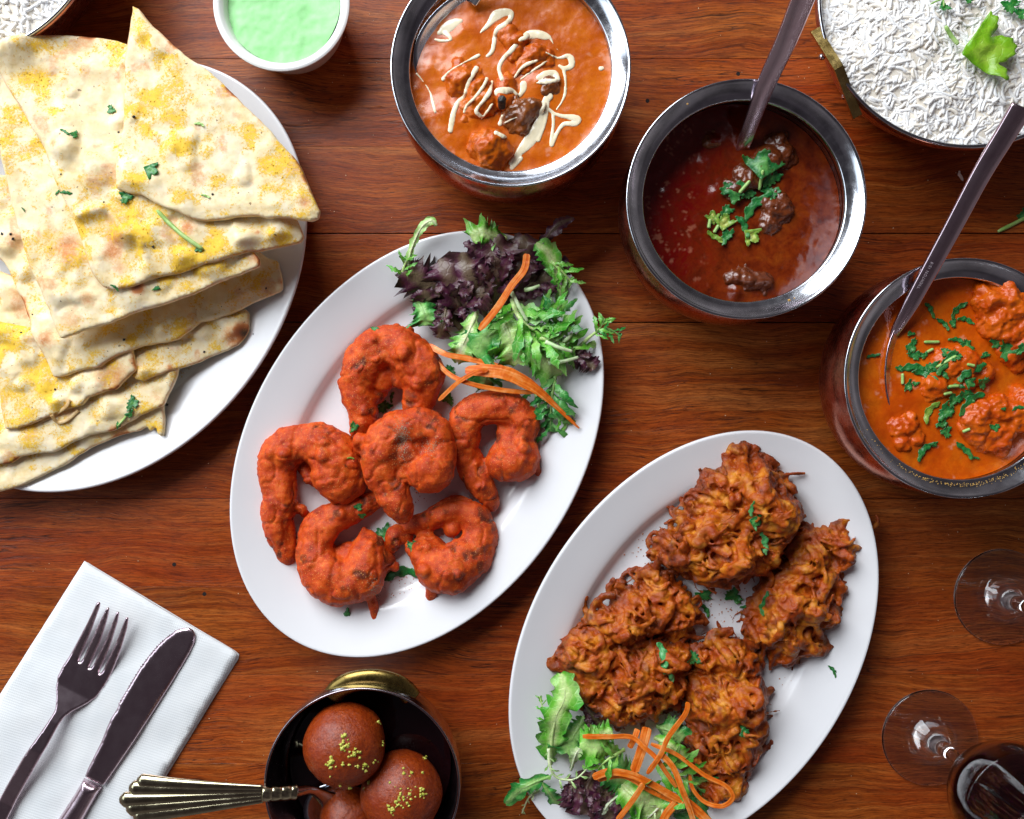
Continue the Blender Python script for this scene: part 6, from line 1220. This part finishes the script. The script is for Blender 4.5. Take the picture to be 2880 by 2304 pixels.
stalk([(2805, 652), (2840, 635), (2880, 615), (2920, 600)], 11, 'green coriander stalk on the table at the right edge', lift=0.08); coriander(2885, 605, 60, 60, 'frag', None, 'coriander leaf on the table at the right edge', None, 8, 0.06, 0.3)
# ------------------------------------------------------------------ small marks of use
def plate_crumbs(cs, n, spread, size, mat, label, seed, zmax):
    rng = np.random.default_rng(seed); out = []
    while len(out) < n:
        c = cs[rng.integers(len(cs))]; q = hit(c[0]+rng.normal()*spread, c[1]+rng.normal()*spread)
        if 0.3 < q[2] < zmax: out.append(q)
    crumbs('fried_crumbs', out, size, mat, label, 'crumbs', seed)
CRM = m_simple('fried_crumb', '#8c3c10', '#c8782c', 5, 0.6)
plate_crumbs([zb(1020, 850), zb(1450, 1150), zb(700, 560), zb(1050, 800), zb(1300, 1300)], 70, 45, 0.05, CRM, 'small brown crumbs fallen from the onion fritters', 61, 1.0)
plate_crumbs([zp(1230, 1350), zp(700, 1400), zp(300, 300), zp(1700, 1350), zp(1250, 600)], 60, 45, 0.04, m_simple('red_crumb', '#a03408', '#d88848', 5, 0.6), 'tiny red crumbs fallen from the battered prawns', 62, 1.0)
plate_crumbs([z8(1400, 900), z8(1650, 500), z8(1000, 1350)], 40, 50, 0.035, m_simple('bread_crumb', '#d8a848', '#f0d890', 5, 0.7), 'tiny crumbs from the flatbread on its plate', 63, 1.2)
crumbs('rim_crumbs', [hit(*z2(1210, 1550)), hit(*z2(1245, 1536)), hit(*z2(545, 262))], 0.10, m_simple('curry_drop', '#c89040', '#e0b060', 3, 0.3), 'two yellow crumbs on the lower rim of the dark curry bowl', 'crumbs', 5)
rng = np.random.default_rng(44); a = rng.normal(-1.55, 0.42, 240)
_p = [np.array([B3[0]+6.0*math.cos(t)+rng.normal()*0.06, B3[1]+6.0*math.sin(t)+rng.normal()*0.06, 0]) for t in a]; _p = [np.array([q[0], q[1], top_z(q[0], q[1])]) for q in _p]
crumbs('spice_dust', _p, 0.03, m_simple('spice_dust', '#b8883c', '#d8b060', 6, 0.7), 'yellow spice dust stuck to the lower inner rim of the right bowl', 'spice', 6)
_p = [hit(rng.uniform(0, 2880), rng.uniform(0, 2304)) for i in range(500)]; _p = [q for q in _p if q[2] < 0.05][:120]
crumbs('table_crumbs', _p, 0.035, m_simple('crumb', '#c8a070', '#e8d8b8', 5, 0.8), 'tiny pale crumbs lying about on the table', 'crumbs', 7)
V, F = ellipsoid((*W(2702, 497, 0.06), 0.06), (0.10, 0.32, 0.07), 0.5); V2, F2 = ellipsoid((*W(2697, 488, 0.06), 0.07), (0.07, 0.2, 0.06), -0.2)
V, F = join([(V, F), (V2, F2)]); tag(mesh('rice_grain', V, F, RICE, attrs={'g': np.full(len(V), 0.4)}), 'stray grain of rice on the table below the top right pan', 'rice')
HOLE = m_simple('nail_hole', '#0c0604', '#1a0c08', 3, 0.9)
for (x, y) in ((2076, 208), (1821, 284), (575, 1671), (490, 1588)):
    V, F = lathe([(0.0, 0.006), (0.07, 0.008), (0.11, 0.0085), (0.13, 0.0055)], 16, W(x, y)); mesh('knot', V, F, HOLE, TBL)
